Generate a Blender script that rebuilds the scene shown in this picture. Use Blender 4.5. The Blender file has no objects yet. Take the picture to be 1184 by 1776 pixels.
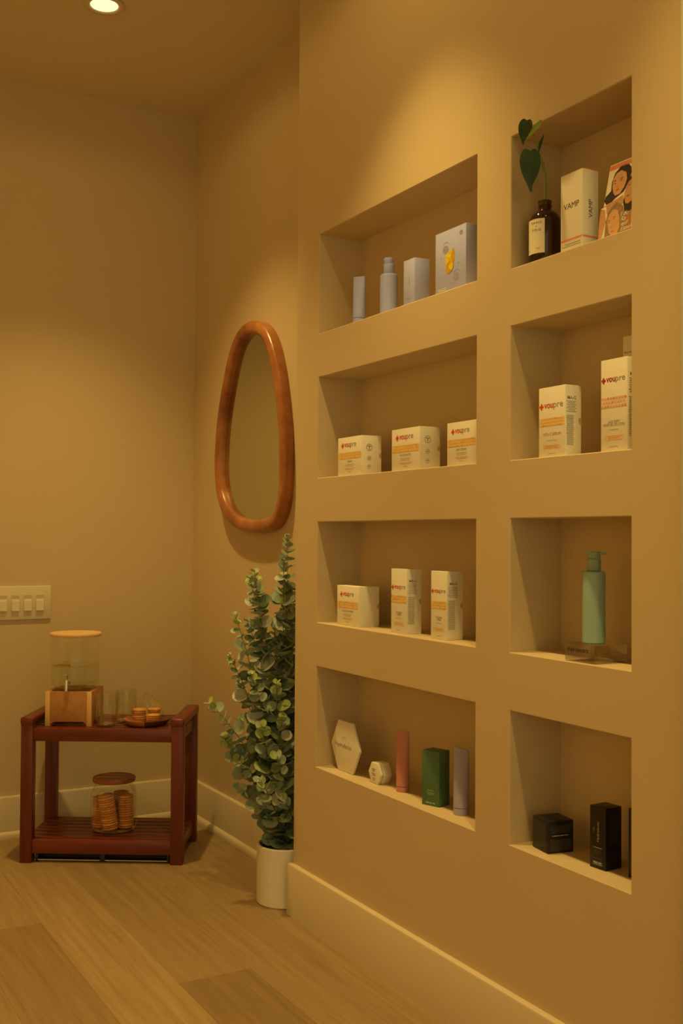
import bpy, bmesh, math, random
from mathutils import Vector, Matrix, Euler

R = math.radians
scene = bpy.context.scene
COL = scene.collection
random.seed(7)

# ------------------------------------------------------------------ camera
CAM_H = 1.02
YAW, PITCH, ROLL = 0.509, 0.02196, 0.00641
cam_data = bpy.data.cameras.new('camera')
cam_data.sensor_fit = 'VERTICAL'
cam_data.sensor_height = 36.0
cam_data.lens = 1885.65 / 1776 * 36.0
cam_data.clip_start = 0.05
cam = bpy.data.objects.new('camera', cam_data)
COL.objects.link(cam)
_r = Vector((math.cos(YAW), -math.sin(YAW), 0))
_f = Vector((math.sin(YAW) * math.cos(PITCH), math.cos(YAW) * math.cos(PITCH), math.sin(PITCH)))
_u = _r.cross(_f)
_r2 = _r * math.cos(ROLL) + _u * math.sin(ROLL)
_u2 = _u * math.cos(ROLL) - _r * math.sin(ROLL)
cam.matrix_world = Matrix(((_r2.x, _u2.x, -_f.x, 0), (_r2.y, _u2.y, -_f.y, 0), (_r2.z, _u2.z, -_f.z, CAM_H), (0, 0, 0, 1)))
scene.camera = cam

# ------------------------------------------------------------------ world (dim daylight from the open end of the room)
world = bpy.data.worlds.new('world')
scene.world = world
world.use_nodes = True
bg = world.node_tree.nodes['Background']
bg.inputs['Color'].default_value = (1.0, 0.84, 0.38, 1)
bg.inputs['Strength'].default_value = 0.85

# ------------------------------------------------------------------ exposure
scene.view_settings.view_transform = 'Standard'
scene.view_settings.look = 'None'
scene.view_settings.gamma = 1.0
scene.view_settings.use_curve_mapping = False
scene.view_settings.exposure = -0.07

LAMP_COLOR = (1.0, 0.675, 0.20)
LAMP_WATT = 73.0
SPILL_WATT = 1.95
CEIL = 2.5614
# (x, y, beam factor, spill factor, beam angle, spill angle)
DOWNLIGHTS = [(0.915, 3.075, 1.15, 0.9, 88, 168), (0.97, 1.98, 0.88, 1.4, 82, 168), (0.97, 1.02, 0.88, 1.4, 82, 168), (0.95, -0.05, 0.8, 1.0, 76, 168),
              (-1.95, 3.0, 0.8, 36.0, 84, 108), (-1.95, 1.6, 0.8, 36.0, 84, 108), (-1.95, 0.2, 0.8, 36.0, 84, 108)]  # unseen row added by the left wall to bounce fill light

# ------------------------------------------------------------------ materials
def mat(name, color, rough=0.6, metal=0.0, spec=0.4, noise=None, bump=None, grain=None, coat=0.0):
    """procedural principled; noise=(scale, amount) mottles the colour, bump=(scale, strength),
    grain=(axis scale vector, second colour) streaks it like wood."""
    m = bpy.data.materials.new(name)
    m.use_nodes = True
    nt = m.node_tree
    b = nt.nodes['Principled BSDF']
    b.inputs['Roughness'].default_value = rough
    b.inputs['Metallic'].default_value = metal
    b.inputs['Specular IOR Level'].default_value = spec
    if coat:
        b.inputs['Coat Weight'].default_value = coat
        b.inputs['Coat Roughness'].default_value = 0.2
    tc = nt.nodes.new('ShaderNodeTexCoord')
    c = tuple(color) + (1,)
    if grain:
        mp = nt.nodes.new('ShaderNodeMapping')
        mp.inputs['Scale'].default_value = grain[0]
        oi = nt.nodes.new('ShaderNodeObjectInfo')
        vm = nt.nodes.new('ShaderNodeVectorMath'); vm.operation = 'ADD'
        mul = nt.nodes.new('ShaderNodeMath'); mul.operation = 'MULTIPLY'; mul.inputs[1].default_value = 37.0
        nt.links.new(oi.outputs['Random'], mul.inputs[0])
        nt.links.new(tc.outputs['Object'], vm.inputs[0])
        nt.links.new(mul.outputs[0], vm.inputs[1])
        nt.links.new(vm.outputs[0], mp.inputs['Vector'])
        n = nt.nodes.new('ShaderNodeTexNoise')
        n.inputs['Scale'].default_value = 1.0
        n.inputs['Detail'].default_value = 6
        n.inputs['Roughness'].default_value = 0.65
        nt.links.new(mp.outputs[0], n.inputs['Vector'])
        ramp = nt.nodes.new('ShaderNodeValToRGB')
        ramp.color_ramp.elements[0].position = 0.3
        ramp.color_ramp.elements[0].color = tuple(grain[1]) + (1,)
        ramp.color_ramp.elements[1].position = 0.7
        ramp.color_ramp.elements[1].color = c
        nt.links.new(n.outputs['Fac'], ramp.inputs[0])
        out = ramp.outputs[0]
        if len(grain) > 2:   # value change from piece to piece
            hsv = nt.nodes.new('ShaderNodeHueSaturation')
            mr = nt.nodes.new('ShaderNodeMapRange')
            mr.inputs['To Min'].default_value = 1 - grain[2]
            mr.inputs['To Max'].default_value = 1 + grain[2]
            nt.links.new(oi.outputs['Random'], mr.inputs[0])
            nt.links.new(mr.outputs[0], hsv.inputs['Value'])
            nt.links.new(out, hsv.inputs['Color'])
            out = hsv.outputs[0]
        nt.links.new(out, b.inputs['Base Color'])
        if bump:
            bp = nt.nodes.new('ShaderNodeBump')
            bp.inputs['Strength'].default_value = bump[1]
            bp.inputs['Distance'].default_value = 0.001
            nt.links.new(n.outputs['Fac'], bp.inputs['Height'])
            nt.links.new(bp.outputs[0], b.inputs['Normal'])
    else:
        sc, am = noise or (40.0, 0.04)
        n = nt.nodes.new('ShaderNodeTexNoise')
        n.inputs['Scale'].default_value = sc
        n.inputs['Detail'].default_value = 4
        nt.links.new(tc.outputs['Object'], n.inputs['Vector'])
        ramp = nt.nodes.new('ShaderNodeValToRGB')
        ramp.color_ramp.elements[0].position = 0.3
        ramp.color_ramp.elements[1].position = 0.7
        ramp.color_ramp.elements[0].color = tuple(max(0, v * (1 - am)) for v in color) + (1,)
        ramp.color_ramp.elements[1].color = tuple(min(1, v * (1 + am)) for v in color) + (1,)
        nt.links.new(n.outputs['Fac'], ramp.inputs[0])
        nt.links.new(ramp.outputs[0], b.inputs['Base Color'])
        if bump:
            n2 = nt.nodes.new('ShaderNodeTexNoise')
            n2.inputs['Scale'].default_value = bump[0]
            n2.inputs['Detail'].default_value = 5
            nt.links.new(tc.outputs['Object'], n2.inputs['Vector'])
            bp = nt.nodes.new('ShaderNodeBump')
            bp.inputs['Strength'].default_value = bump[1]
            bp.inputs['Distance'].default_value = 0.002
            nt.links.new(n2.outputs['Fac'], bp.inputs['Height'])
            nt.links.new(bp.outputs[0], b.inputs['Normal'])
    return m

def thin_glass(name, tint, base=0.04, edge=0.55, rough=0.02, gloss=(1, 1, 1)):
    m = bpy.data.materials.new(name)
    m.use_nodes = True
    nt = m.node_tree
    nt.nodes.remove(nt.nodes['Principled BSDF'])
    o = nt.nodes['Material Output']
    t = nt.nodes.new('ShaderNodeBsdfTransparent'); t.inputs[0].default_value = tuple(tint) + (1,)
    g = nt.nodes.new('ShaderNodeBsdfGlossy'); g.inputs['Roughness'].default_value = rough
    g.inputs['Color'].default_value = tuple(gloss) + (1,)
    lw = nt.nodes.new('ShaderNodeLayerWeight'); lw.inputs['Blend'].default_value = 0.35
    mr = nt.nodes.new('ShaderNodeMapRange')
    mr.inputs['To Min'].default_value = base
    mr.inputs['To Max'].default_value = edge
    nt.links.new(lw.outputs['Facing'], mr.inputs[0])
    mx = nt.nodes.new('ShaderNodeMixShader')
    nt.links.new(mr.outputs[0], mx.inputs[0])
    nt.links.new(t.outputs[0], mx.inputs[1])
    nt.links.new(g.outputs[0], mx.inputs[2])
    nt.links.new(mx.outputs[0], o.inputs['Surface'])
    return m

WALL_C = (0.64, 0.51, 0.325)
M = {}
M['wall'] = mat('wall_paint', WALL_C, 0.85, spec=0.2, noise=(3.0, 0.015), bump=(220, 0.06))
M['ceiling'] = mat('ceiling_paint', (0.72, 0.63, 0.45), 0.9, spec=0.2, noise=(3.0, 0.015), bump=(200, 0.05))
M['trim'] = mat('trim_paint', (0.66, 0.56, 0.39), 0.45, spec=0.4, noise=(6.0, 0.01))
M['casing'] = mat('casing_paint', (0.60, 0.60, 0.48), 0.5, spec=0.4, noise=(6.0, 0.01))
M['plank'] = mat('oak_plank', (0.37, 0.255, 0.13), 0.5, spec=0.3, grain=((75, 3.0, 75), (0.265, 0.175, 0.083), 0.09), bump=(0, 0.2))
M['plank_dark'] = mat('oak_plank_dark', (0.30, 0.20, 0.098), 0.5, spec=0.3, grain=((75, 3.0, 75), (0.215, 0.138, 0.064), 0.04), bump=(0, 0.2))
M['subfloor'] = mat('subfloor', (0.16, 0.11, 0.06), 0.9)
M['mahogany'] = mat('mahogany', (0.200, 0.033, 0.017), 0.34, spec=0.5, grain=((4, 60, 60), (0.10, 0.016, 0.011)), bump=(0, 0.1))
M['mahogany_y'] = mat('mahogany_across', (0.200, 0.033, 0.017), 0.34, spec=0.5, grain=((60, 4, 60), (0.10, 0.016, 0.011)), bump=(0, 0.1))
M['mahogany_z'] = mat('mahogany_upright', (0.175, 0.028, 0.016), 0.38, spec=0.5, grain=((60, 60, 4), (0.09, 0.015, 0.011)), bump=(0, 0.1))
M['mirror_wood'] = mat('honey_wood', (0.56, 0.225, 0.068), 0.32, spec=0.5, grain=((3.5, 5, 5), (0.17, 0.040, 0.016)), coat=0.3)
M['mirror'] = mat('mirror_glass', (0.62, 0.62, 0.50), 0.03, metal=1.0, noise=(2, 0.0))
M['bamboo'] = mat('bamboo', (0.56, 0.28, 0.10), 0.45, grain=((50, 50, 5), (0.44, 0.20, 0.065)))
M['bamboo_lid'] = mat('bamboo_lid', (0.86, 0.60, 0.28), 0.45, grain=((5, 60, 60), (0.76, 0.48, 0.2)))
M['lid_wood'] = mat('acacia_lid', (0.34, 0.105, 0.05), 0.35, grain=((5, 50, 50), (0.25, 0.08, 0.035)))
M['tray_light'] = mat('acacia_light', (0.52, 0.22, 0.09), 0.4, grain=((8, 50, 50), (0.38, 0.13, 0.05)))
M['tray_dark'] = mat('acacia_dark', (0.14, 0.05, 0.03), 0.4, grain=((8, 50, 50), (0.08, 0.03, 0.02)))
M['biscuit'] = mat('biscuit', (0.60, 0.235, 0.065), 0.8, noise=(90, 0.22), bump=(300, 0.3))
M['biscuit_light'] = mat('biscuit_light', (0.72, 0.36, 0.09), 0.8, noise=(90, 0.18), bump=(300, 0.3))
M['glass'] = thin_glass('clear_glass', (0.965, 0.975, 0.95), 0.014, 0.44)
M['glass_thick'] = thin_glass('clear_glass_base', (0.93, 0.94, 0.89), 0.30, 0.70)
M['water'] = thin_glass('water', (0.93, 0.955, 0.885), 0.012, 0.16)
M['chrome'] = mat('chrome', (0.75, 0.74, 0.70), 0.16, metal=1.0, noise=(5, 0.0))
M['dark_metal'] = mat('dark_metal', (0.05, 0.045, 0.045), 0.45, metal=0.6)
M['plate'] = mat('switch_plastic', (0.72, 0.65, 0.49), 0.4, noise=(5, 0.01))
M['pot'] = mat('white_ceramic', (0.80, 0.76, 0.68), 0.6, noise=(60, 0.02), bump=(260, 0.1))
M['soil'] = mat('soil', (0.06, 0.05, 0.03), 0.95, noise=(60, 0.3))
M['stem'] = mat('eucalyptus_stem', (0.20, 0.17, 0.06), 0.6)
M['leaf_sage'] = mat('leaf_sage', (0.31, 0.39, 0.29), 0.6, noise=(60, 0.2))
M['leaf_deep'] = mat('leaf_deep', (0.13, 0.19, 0.125), 0.6, noise=(60, 0.2))
M['leaf_lime'] = mat('leaf_lime', (0.38, 0.47, 0.18), 0.55, noise=(60, 0.2))
M['leaf_pale'] = mat('leaf_pale', (0.47, 0.51, 0.40), 0.6, noise=(60, 0.15))
M['pothos'] = mat('pothos_leaf', (0.024, 0.062, 0.016), 0.32, noise=(40, 0.3))
M['pothos_light'] = mat('pothos_leaf_underside', (0.15, 0.20, 0.04), 0.4, noise=(40, 0.25))
M['pothos_stem'] = mat('pothos_stem', (0.22, 0.26, 0.07), 0.5, noise=(60, 0.25))
M['amber'] = mat('amber_glass', (0.030, 0.012, 0.012), 0.08, spec=0.6)
M['amber_neck'] = thin_glass('amber_neck_glass', (0.45, 0.28, 0.12), 0.05, 0.4)
M['paper'] = mat('label_paper', (0.88, 0.82, 0.66), 0.7)
M['carton'] = mat('white_carton', (0.92, 0.89, 0.80), 0.55, noise=(20, 0.01))
M['ink'] = mat('dark_ink', (0.07, 0.06, 0.055), 0.6)
M['ink_grey'] = mat('grey_ink', (0.30, 0.27, 0.22), 0.6)
M['ink_soft'] = mat('soft_grey_ink', (0.50, 0.44, 0.34), 0.6)
M['red'] = mat('red_ink', (0.68, 0.085, 0.030), 0.6)
M['maroon'] = mat('maroon_ink', (0.42, 0.03, 0.04), 0.6)
M['orange'] = mat('orange_ink', (0.92, 0.56, 0.10), 0.6)
M['orange_deep'] = mat('orange_deep_ink', (0.80, 0.36, 0.06), 0.6)
M['rose'] = mat('rose_ink', (0.84, 0.50, 0.36), 0.6)
M['orange_wash'] = mat('orange_wash_ink', (0.91, 0.69, 0.36), 0.6)
M['rose_wash'] = mat('rose_wash_ink', (0.90, 0.72, 0.56), 0.6)
M['coral'] = mat('coral_ink', (0.82, 0.29, 0.17), 0.6)
M['lilac'] = mat('lilac_plastic', (0.40, 0.45, 0.90), 0.45, noise=(20, 0.02))
M['lilac_card'] = mat('lilac_carton', (0.48, 0.53, 0.98), 0.6, noise=(20, 0.02))
M['lilac_deep'] = mat('lilac_deep_ink', (0.36, 0.36, 0.58), 0.5)
M['lemon'] = mat('lemon_print', (0.82, 0.62, 0.03), 0.5, noise=(120, 0.2))
M['lemon_deep'] = mat('lemon_deep_print', (0.66, 0.40, 0.01), 0.5, noise=(120, 0.2))
M['pink'] = mat('pink_plastic', (0.62, 0.25, 0.22), 0.45, noise=(20, 0.02))
M['mauve'] = mat('mauve_plastic', (0.42, 0.40, 0.62), 0.45, noise=(20, 0.02))
M['green_card'] = mat('green_carton', (0.085, 0.185, 0.105), 0.5, noise=(30, 0.05))
M['green_ink'] = mat('pale_green_ink', (0.34, 0.48, 0.25), 0.5)
M['teal'] = mat('teal_plastic', (0.34, 0.55, 0.53), 0.35, noise=(20, 0.02))
M['teal_cap'] = mat('teal_cap_plastic', (0.30, 0.46, 0.42), 0.35, noise=(20, 0.02))
M['black_card'] = mat('black_carton', (0.012, 0.011, 0.016), 0.4, noise=(20, 0.05))
M['silver_ink'] = mat('silver_ink', (0.42, 0.38, 0.33), 0.5)
M['faint_ink'] = mat('faint_silver_ink', (0.10, 0.09, 0.085), 0.5)
M['gold_ink'] = mat('gold_ink', (0.62, 0.42, 0.16), 0.45)
M['chalk'] = mat('white_card', (0.84, 0.80, 0.70), 0.6, noise=(30, 0.015))
M['skin_a'] = mat('skin_print_tan', (0.62, 0.33, 0.17), 0.5, noise=(60, 0.08))
M['skin_b'] = mat('skin_print_warm', (0.72, 0.40, 0.21), 0.5, noise=(60, 0.08))
M['skin_c'] = mat('skin_print_brown', (0.46, 0.21, 0.10), 0.5, noise=(60, 0.08))
M['hair_dark'] = mat('dark_hair_print', (0.035, 0.022, 0.018), 0.5)
M['hair_fair'] = mat('fair_hair_print', (0.34, 0.22, 0.11), 0.5, noise=(150, 0.3))
M['white_print'] = mat('white_print', (0.92, 0.88, 0.78), 0.5)

M['acrylic'] = thin_glass('clear_acrylic', (0.80, 0.75, 0.66), 0.10, 0.45)
M['shade_strip'] = mat('switch_shade', (0.60, 0.52, 0.38), 0.6)  # darker plastic tone standing in for shade on the rocker tops

lens = bpy.data.materials.new('lit_lens'); lens.use_nodes = True
_n = lens.node_tree; _n.nodes.remove(_n.nodes['Principled BSDF'])
_e = _n.nodes.new('ShaderNodeEmission')
_e.inputs['Color'].default_value = (1.0, 0.80, 0.42, 1); _e.inputs['Strength'].default_value = 1.5
_n.links.new(_e.outputs[0], _n.nodes['Material Output'].inputs['Surface'])
M['lens'] = lens

# ------------------------------------------------------------------ builders
def link(name, me, m=None, parent=None, loc=(0, 0, 0), rot=(0, 0, 0), scale=(1, 1, 1)):
    o = bpy.data.objects.new(name, me)
    COL.objects.link(o)
    if m is not None and me is not None and not me.materials:
        me.materials.append(m)
    o.parent = parent
    o.location = loc
    o.rotation_euler = rot
    o.scale = scale
    return o

def tag(o, label, cat, group=None):
    o['label'] = label
    o['category'] = cat
    if group:
        o['group'] = group
    return o

def thing(name, label, cat, loc=(0, 0, 0), rotz=0.0, group=None):
    o = link(name, None, None, None, loc, (0, 0, rotz))
    o.empty_display_size = 0.05
    return tag(o, label, cat, group)

def struct(o):
    o['kind'] = 'structure'
    return o

def to_mesh(name, bm, smooth=None):
    bmesh.ops.recalc_face_normals(bm, faces=bm.faces)
    me = bpy.data.meshes.new(name)
    bm.to_mesh(me)
    bm.free()
    if smooth is not None:
        for p in me.polygons:
            p.use_smooth = True
        me.set_sharp_from_angle(angle=R(smooth))
    return me

def add_box(bm, x0, x1, y0, y1, z0, z1):
    v = [bm.verts.new(c) for c in ((x0, y0, z0), (x1, y0, z0), (x1, y1, z0), (x0, y1, z0), (x0, y0, z1), (x1, y0, z1), (x1, y1, z1), (x0, y1, z1))]
    for f in ((0, 3, 2, 1), (4, 5, 6, 7), (0, 1, 5, 4), (1, 2, 6, 5), (2, 3, 7, 6), (3, 0, 4, 7)):
        bm.faces.new([v[i] for i in f])
    return v

def box_mesh(name, x0, x1, y0, y1, z0, z1, bevel=0.0, segs=2):
    bm = bmesh.new()
    add_box(bm, x0, x1, y0, y1, z0, z1)
    if bevel:
        bmesh.ops.bevel(bm, geom=list(bm.edges), offset=bevel, segments=segs, profile=0.5, affect='EDGES')
    return to_mesh(name, bm, 40 if bevel else None)

def lathe_mesh(name, prof, segs=32, smooth=40, cap=True, sy=1.0):
    """prof: list of (radius, z)."""
    bm = bmesh.new()
    rings = []
    for r, z in prof:
        if r < 1e-6:
            rings.append([bm.verts.new((0, 0, z))])
        else:
            rings.append([bm.verts.new((r * math.cos(2 * math.pi * i / segs), sy * r * math.sin(2 * math.pi * i / segs), z)) for i in range(segs)])
    for a, b in zip(rings, rings[1:]):
        for i in range(segs):
            j = (i + 1) % segs
            if len(a) == 1 and len(b) == 1:
                continue
            if len(a) == 1:
                bm.faces.new((a[0], b[j], b[i]))
            elif len(b) == 1:
                bm.faces.new((a[i], a[j], b[0]))
            else:
                bm.faces.new((a[i], a[j], b[j], b[i]))
    if cap:
        for r in (rings[0], rings[-1]):
            if len(r) > 2:
                bm.faces.new(r)
    return to_mesh(name, bm, smooth)

def add_tube(bm, pts, radii, segs=8):
    pts = [Vector(p) for p in pts]
    n = len(pts)
    if not hasattr(radii, '__len__'):
        radii = [radii] * n
    rings = []
    for i, p in enumerate(pts):
        t = (pts[min(i + 1, n - 1)] - pts[max(i - 1, 0)]).normalized()
        a = Vector((0, 0, 1)) if abs(t.z) < 0.9 else Vector((1, 0, 0))
        s = t.cross(a).normalized(); u = s.cross(t).normalized()
        rings.append([bm.verts.new(p + (s * math.cos(2 * math.pi * k / segs) + u * math.sin(2 * math.pi * k / segs)) * radii[i]) for k in range(segs)])
    for a, b in zip(rings, rings[1:]):
        for k in range(segs):
            j = (k + 1) % segs
            bm.faces.new((a[k], a[j], b[j], b[k]))
    bm.faces.new(rings[0]); bm.faces.new(rings[-1])

def tube_mesh(name, pts, radii, segs=8):
    bm = bmesh.new()
    add_tube(bm, pts, radii, segs)
    return to_mesh(name, bm, 50)

def prism_mesh(name, outline, t, bevel=0.0):
    """outline of (u, v) extruded along w by t; axes given later by rotation. Lies in the XY plane."""
    bm = bmesh.new()
    vs = [bm.verts.new((u, v, 0)) for u, v in outline]
    f = bm.faces.new(vs)
    r = bmesh.ops.extrude_face_region(bm, geom=[f])
    bmesh.ops.translate(bm, verts=[g for g in r['geom'] if isinstance(g, bmesh.types.BMVert)], vec=(0, 0, t))
    if bevel:
        es = [e for e in bm.edges if abs(e.verts[0].co.z - e.verts[1].co.z) < 1e-6]
        bmesh.ops.bevel(bm, geom=es, offset=bevel, segments=2, profile=0.5, affect='EDGES')
    return to_mesh(name, bm, 35)

# print on faces: every print mesh lies in its own XY plane and is turned onto the face
FACE_FRONT = Matrix(((0, 0, -1, 0), (-1, 0, 0, 0), (0, 1, 0, 0), (0, 0, 0, 1)))    # normal -X, reads towards -Y
FACE_SIDE = Matrix(((1, 0, 0, 0), (0, 0, -1, 0), (0, 1, 0, 0), (0, 0, 0, 1)))      # normal -Y, reads towards +X

def put(o, face, parent, origin, rot=0.0):
    o.parent = parent
    o.matrix_basis = Matrix.Translation(Vector(origin)) @ face @ Matrix.Rotation(rot, 4, 'Z')
    return o

_text_cache = {}
def text_mesh(body, size, bold=0.0, shear=0.0, align='CENTER', spacing=1.0, width=None):
    key = (body, size, bold, shear, align, spacing, width)
    if key in _text_cache:
        return _text_cache[key]
    cu = bpy.data.curves.new('lettering', 'FONT')
    cu.body = body
    cu.size = size
    cu.offset = bold * size
    cu.shear = shear
    cu.align_x = align
    cu.space_character = spacing
    cu.resolution_u = 3
    cu.extrude = 0.0001
    tmp = bpy.data.objects.new('lettering_tmp', cu)
    COL.objects.link(tmp)
    bpy.context.view_layer.update()
    dg = bpy.context.evaluated_depsgraph_get()
    me = bpy.data.meshes.new_from_object(tmp.evaluated_get(dg))
    bpy.data.objects.remove(tmp)
    bpy.data.curves.remove(cu)
    me.name = 'lettering'
    me.materials.clear()
    if width:
        xs = [v.co.x for v in me.vertices]
        k = width / (max(xs) - min(xs))
        mid = (max(xs) + min(xs)) / 2 if align == 'CENTER' else 0
        for v in me.vertices:
            v.co.x = (v.co.x - mid) * k
    _text_cache[key] = me
    return me

def text(body, size, m, parent, face, origin, rot=0.0, name='lettering', **kw):
    me = text_mesh(body, size, **kw).copy()
    o = link(name, me, m)
    return put(o, face, parent, origin, rot)

def quads_mesh(name, rects, t=0.0002):
    bm = bmesh.new()
    for (x0, y0, x1, y1) in rects:
        add_box(bm, x0, x1, y0, y1, 0, t)
    return to_mesh(name, bm)

def poly_mesh(name, polys, t=0.0002):
    bm = bmesh.new()
    for P in polys:
        lo = [bm.verts.new((x, y, 0)) for x, y in P]
        hi = [bm.verts.new((x, y, t)) for x, y in P]
        bm.faces.new(hi)
        for i in range(len(P)):
            j = (i + 1) % len(P)
            bm.faces.new((lo[i], lo[j], hi[j], hi[i]))
    return to_mesh(name, bm)

def ring_poly(cx, cy, r, w, a0=0.0, a1=360.0, n=20):
    out = []
    for i in range(n):
        a, b = R(a0 + (a1 - a0) * i / n), R(a0 + (a1 - a0) * (i + 1) / n)
        out.append([(cx + r * math.cos(a), cy + r * math.sin(a)), (cx + r * math.cos(b), cy + r * math.sin(b)),
                    (cx + (r - w) * math.cos(b), cy + (r - w) * math.sin(b)), (cx + (r - w) * math.cos(a), cy + (r - w) * math.sin(a))])
    return out

def disc_poly(cx, cy, rx, ry=None, n=18, tilt=0.0):
    ry = ry or rx
    out = []
    for i in range(n):
        a = 2 * math.pi * i / n
        x, y = rx * math.cos(a), ry * math.sin(a)
        out.append((cx + x * math.cos(tilt) - y * math.sin(tilt), cy + x * math.sin(tilt) + y * math.cos(tilt)))
    return out

# ------------------------------------------------------------------ setting
XN = 1.33127            # face of the wall with the niches
XM = 1.47219            # face of the wall with the mirror
YB = 3.75559            # back wall
YE = 2.63811            # far end of the niche wall
YT = 1.2474             # where the pale casing begins
XB = XN + 0.12978       # back of the niches
XL = -2.4
YO = -2.0
COLS = [(1.81883, 2.51472), (1.37539, 1.70462)]
ROWS = [(1.55007, 1.81256), (1.17139, 1.43572), (0.79408, 1.0564), (0.41915, 0.67995)]
SH = [r[0] for r in ROWS]

def build_niche_wall():
    bm = bmesh.new()
    ys = [YO] + sorted([c for p in COLS for c in p]) + [YE]
    zs = [0.0] + sorted([c for p in ROWS for c in p]) + [CEIL]
    def quad(a, b, c, d_):
        bm.faces.new([bm.verts.new(q) for q in (a, b, c, d_)])
    for i in range(len(ys) - 1):
        for k in range(len(zs) - 1):
            y0, y1, z0, z1 = ys[i], ys[i + 1], zs[k], zs[k + 1]
            hole = any(abs(y0 - c[0]) < 1e-6 for c in COLS) and any(abs(z0 - r[0]) < 1e-6 for r in ROWS)
            if not hole:
                quad((XN, y0, z0), (XN, y0, z1), (XN, y1, z1), (XN, y1, z0))
            else:
                quad((XB, y0, z0), (XB, y0, z1), (XB, y1, z1), (XB, y1, z0))
                quad((XN, y0, z0), (XN, y1, z0), (XB, y1, z0), (XB, y0, z0))
                quad((XN, y0, z1), (XB, y0, z1), (XB, y1, z1), (XN, y1, z1))
                quad((XN, y0, z0), (XB, y0, z0), (XB, y0, z1), (XN, y0, z1))
                quad((XN, y1, z0), (XN, y1, z1), (XB, y1, z1), (XB, y1, z0))
    XR = XM + 0.1
    # far end, top, bottom, back, near end
    quad((XN, YE, 0), (XN, YE, CEIL), (XR, YE, CEIL), (XR, YE, 0))
    quad((XR, YO, 0), (XR, YO, CEIL), (XR, YE, CEIL), (XR, YE, 0))
    quad((XN, YO, 0), (XN, YO, CEIL), (XR, YO, CEIL), (XR, YO, 0))
    bmesh.ops.remove_doubles(bm, verts=list(bm.verts), dist=1e-5)
    bmesh.ops.recalc_face_normals(bm, faces=list(bm.faces))
    # softly rounded plaster arrises round each niche
    bm.normal_update()
    es = [e for e in bm.edges if len(e.link_faces) == 2 and abs(e.verts[0].co.x - XN) < 1e-6 and abs(e.verts[1].co.x - XN) < 1e-6
          and abs(e.link_faces[0].normal.dot(e.link_faces[1].normal)) < 0.5]
    bmesh.ops.bevel(bm, geom=es, offset=0.0016, segments=1, profile=0.5, affect='EDGES')
    me = to_mesh('wall_niche', bm)
    return struct(link('wall_niche', me, M['wall']))

build_niche_wall()
struct(link('wall_right', box_mesh('wall_right', XM, XM + 0.1, YE, YB + 0.1, 0, CEIL), M['wall']))
struct(link('wall_back', box_mesh('wall_back', XL - 0.1, XM, YB, YB + 0.1, 0, CEIL), M['wall']))
struct(link('wall_left', box_mesh('wall_left', XL - 0.1, XL, YO, YB, 0, CEIL), M['wall']))
struct(link('ceiling', box_mesh('ceiling', XL - 0.1, XM + 0.1, YO, YB + 0.1, CEIL, CEIL + 0.1), M['ceiling']))

# floor: oak planks running away from the camera
floor = struct(link('floor', box_mesh('floor', XL - 0.1, XM + 0.1, YO, YB + 0.1, -0.06, -0.0075), M['subfloor']))
PW, PL = 0.18, 1.22
starts = {17: 2.357, 15: 2.89, 14: 2.573, 16: 3.35, 18: 3.02, 19: 2.62, 13: 3.2}
x_ref = 0.90 - 17 * PW
rnd = random.Random(3)
col = 0
while x_ref + col * PW < XM:
    x0 = x_ref + col * PW; x1 = x0 + PW
    if x1 > XL:
        j = starts.get(col, rnd.uniform(2.0, 3.2))
        cuts = [j]
        while cuts[0] > YO: cuts.insert(0, cuts[0] - PL)
        while cuts[-1] < YB: cuts.append(cuts[-1] + PL)
        for a, b in zip(cuts, cuts[1:]):
            a, b = max(a, YO), min(b, YB)
            if b - a < 0.02: continue
            xa, xb = max(x0, XL), min(x1, XM)
            me = box_mesh('plank', xa - (xa + xb) / 2, (xb - xa) / 2, -(b - a) / 2, (b - a) / 2, -0.008, 0, 0.0006, 1)
            dark = (col in (17, 15) and abs(b - starts[col]) < 1e-6)
            link('plank', me, M['plank_dark'] if dark else M['plank'], floor, ((xa + xb) / 2, (a + b) / 2, 0))
    col += 1

def baseboard(name, x0, x1, y0, y1, h, axis, side):
    """moulded board: flat face with a sloped, rounded top; profile swept along an axis."""
    t = 0.014
    prof = [(0, 0), (t, 0), (t, h - 0.006), (t - 0.002, h - 0.002), (t - 0.006, h), (0, h)]
    bm = bmesh.new()
    ends = []
    for e in (0, 1):
        ring = []
        for a, z in prof:
            if axis == 'y':
                ring.append(bm.verts.new((x0 - side * a, y1 if e else y0, z)))
            else:
                ring.append(bm.verts.new((x1 if e else x0, y0 - side * a, z)))
        ends.append(ring)
    n = len(prof)
    for i in range(n):
        j = (i + 1) % n
        bm.faces.new((ends[0][i], ends[0][j], ends[1][j], ends[1][i]))
    bm.faces.new(ends[0]); bm.faces.new(ends[1])
    return struct(link(name, to_mesh(name, bm, 30), M['trim']))

def shoe_mould(name, parent, x0, x1, y0, y1, axis):
    prof = [(0, 0), (0.013, 0), (0.013, 0.008), (0.011, 0.015), (0.006, 0.0205), (0, 0.022)]
    bm = bmesh.new()
    ends = []
    for e in (0, 1):
        ring = []
        for a, z in prof:
            if axis == 'y':
                ring.append(bm.verts.new((x0 - a, y1 if e else y0, z)))
            else:
                ring.append(bm.verts.new((x1 if e else x0, y0 - a, z)))
        ends.append(ring)
    n = len(prof)
    for i in range(n):
        j = (i + 1) % n
        bm.faces.new((ends[0][i], ends[0][j], ends[1][j], ends[1][i]))
    bm.faces.new(ends[0]); bm.faces.new(ends[1])
    return link(name, to_mesh(name, bm, 40), M['trim'], parent)

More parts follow.
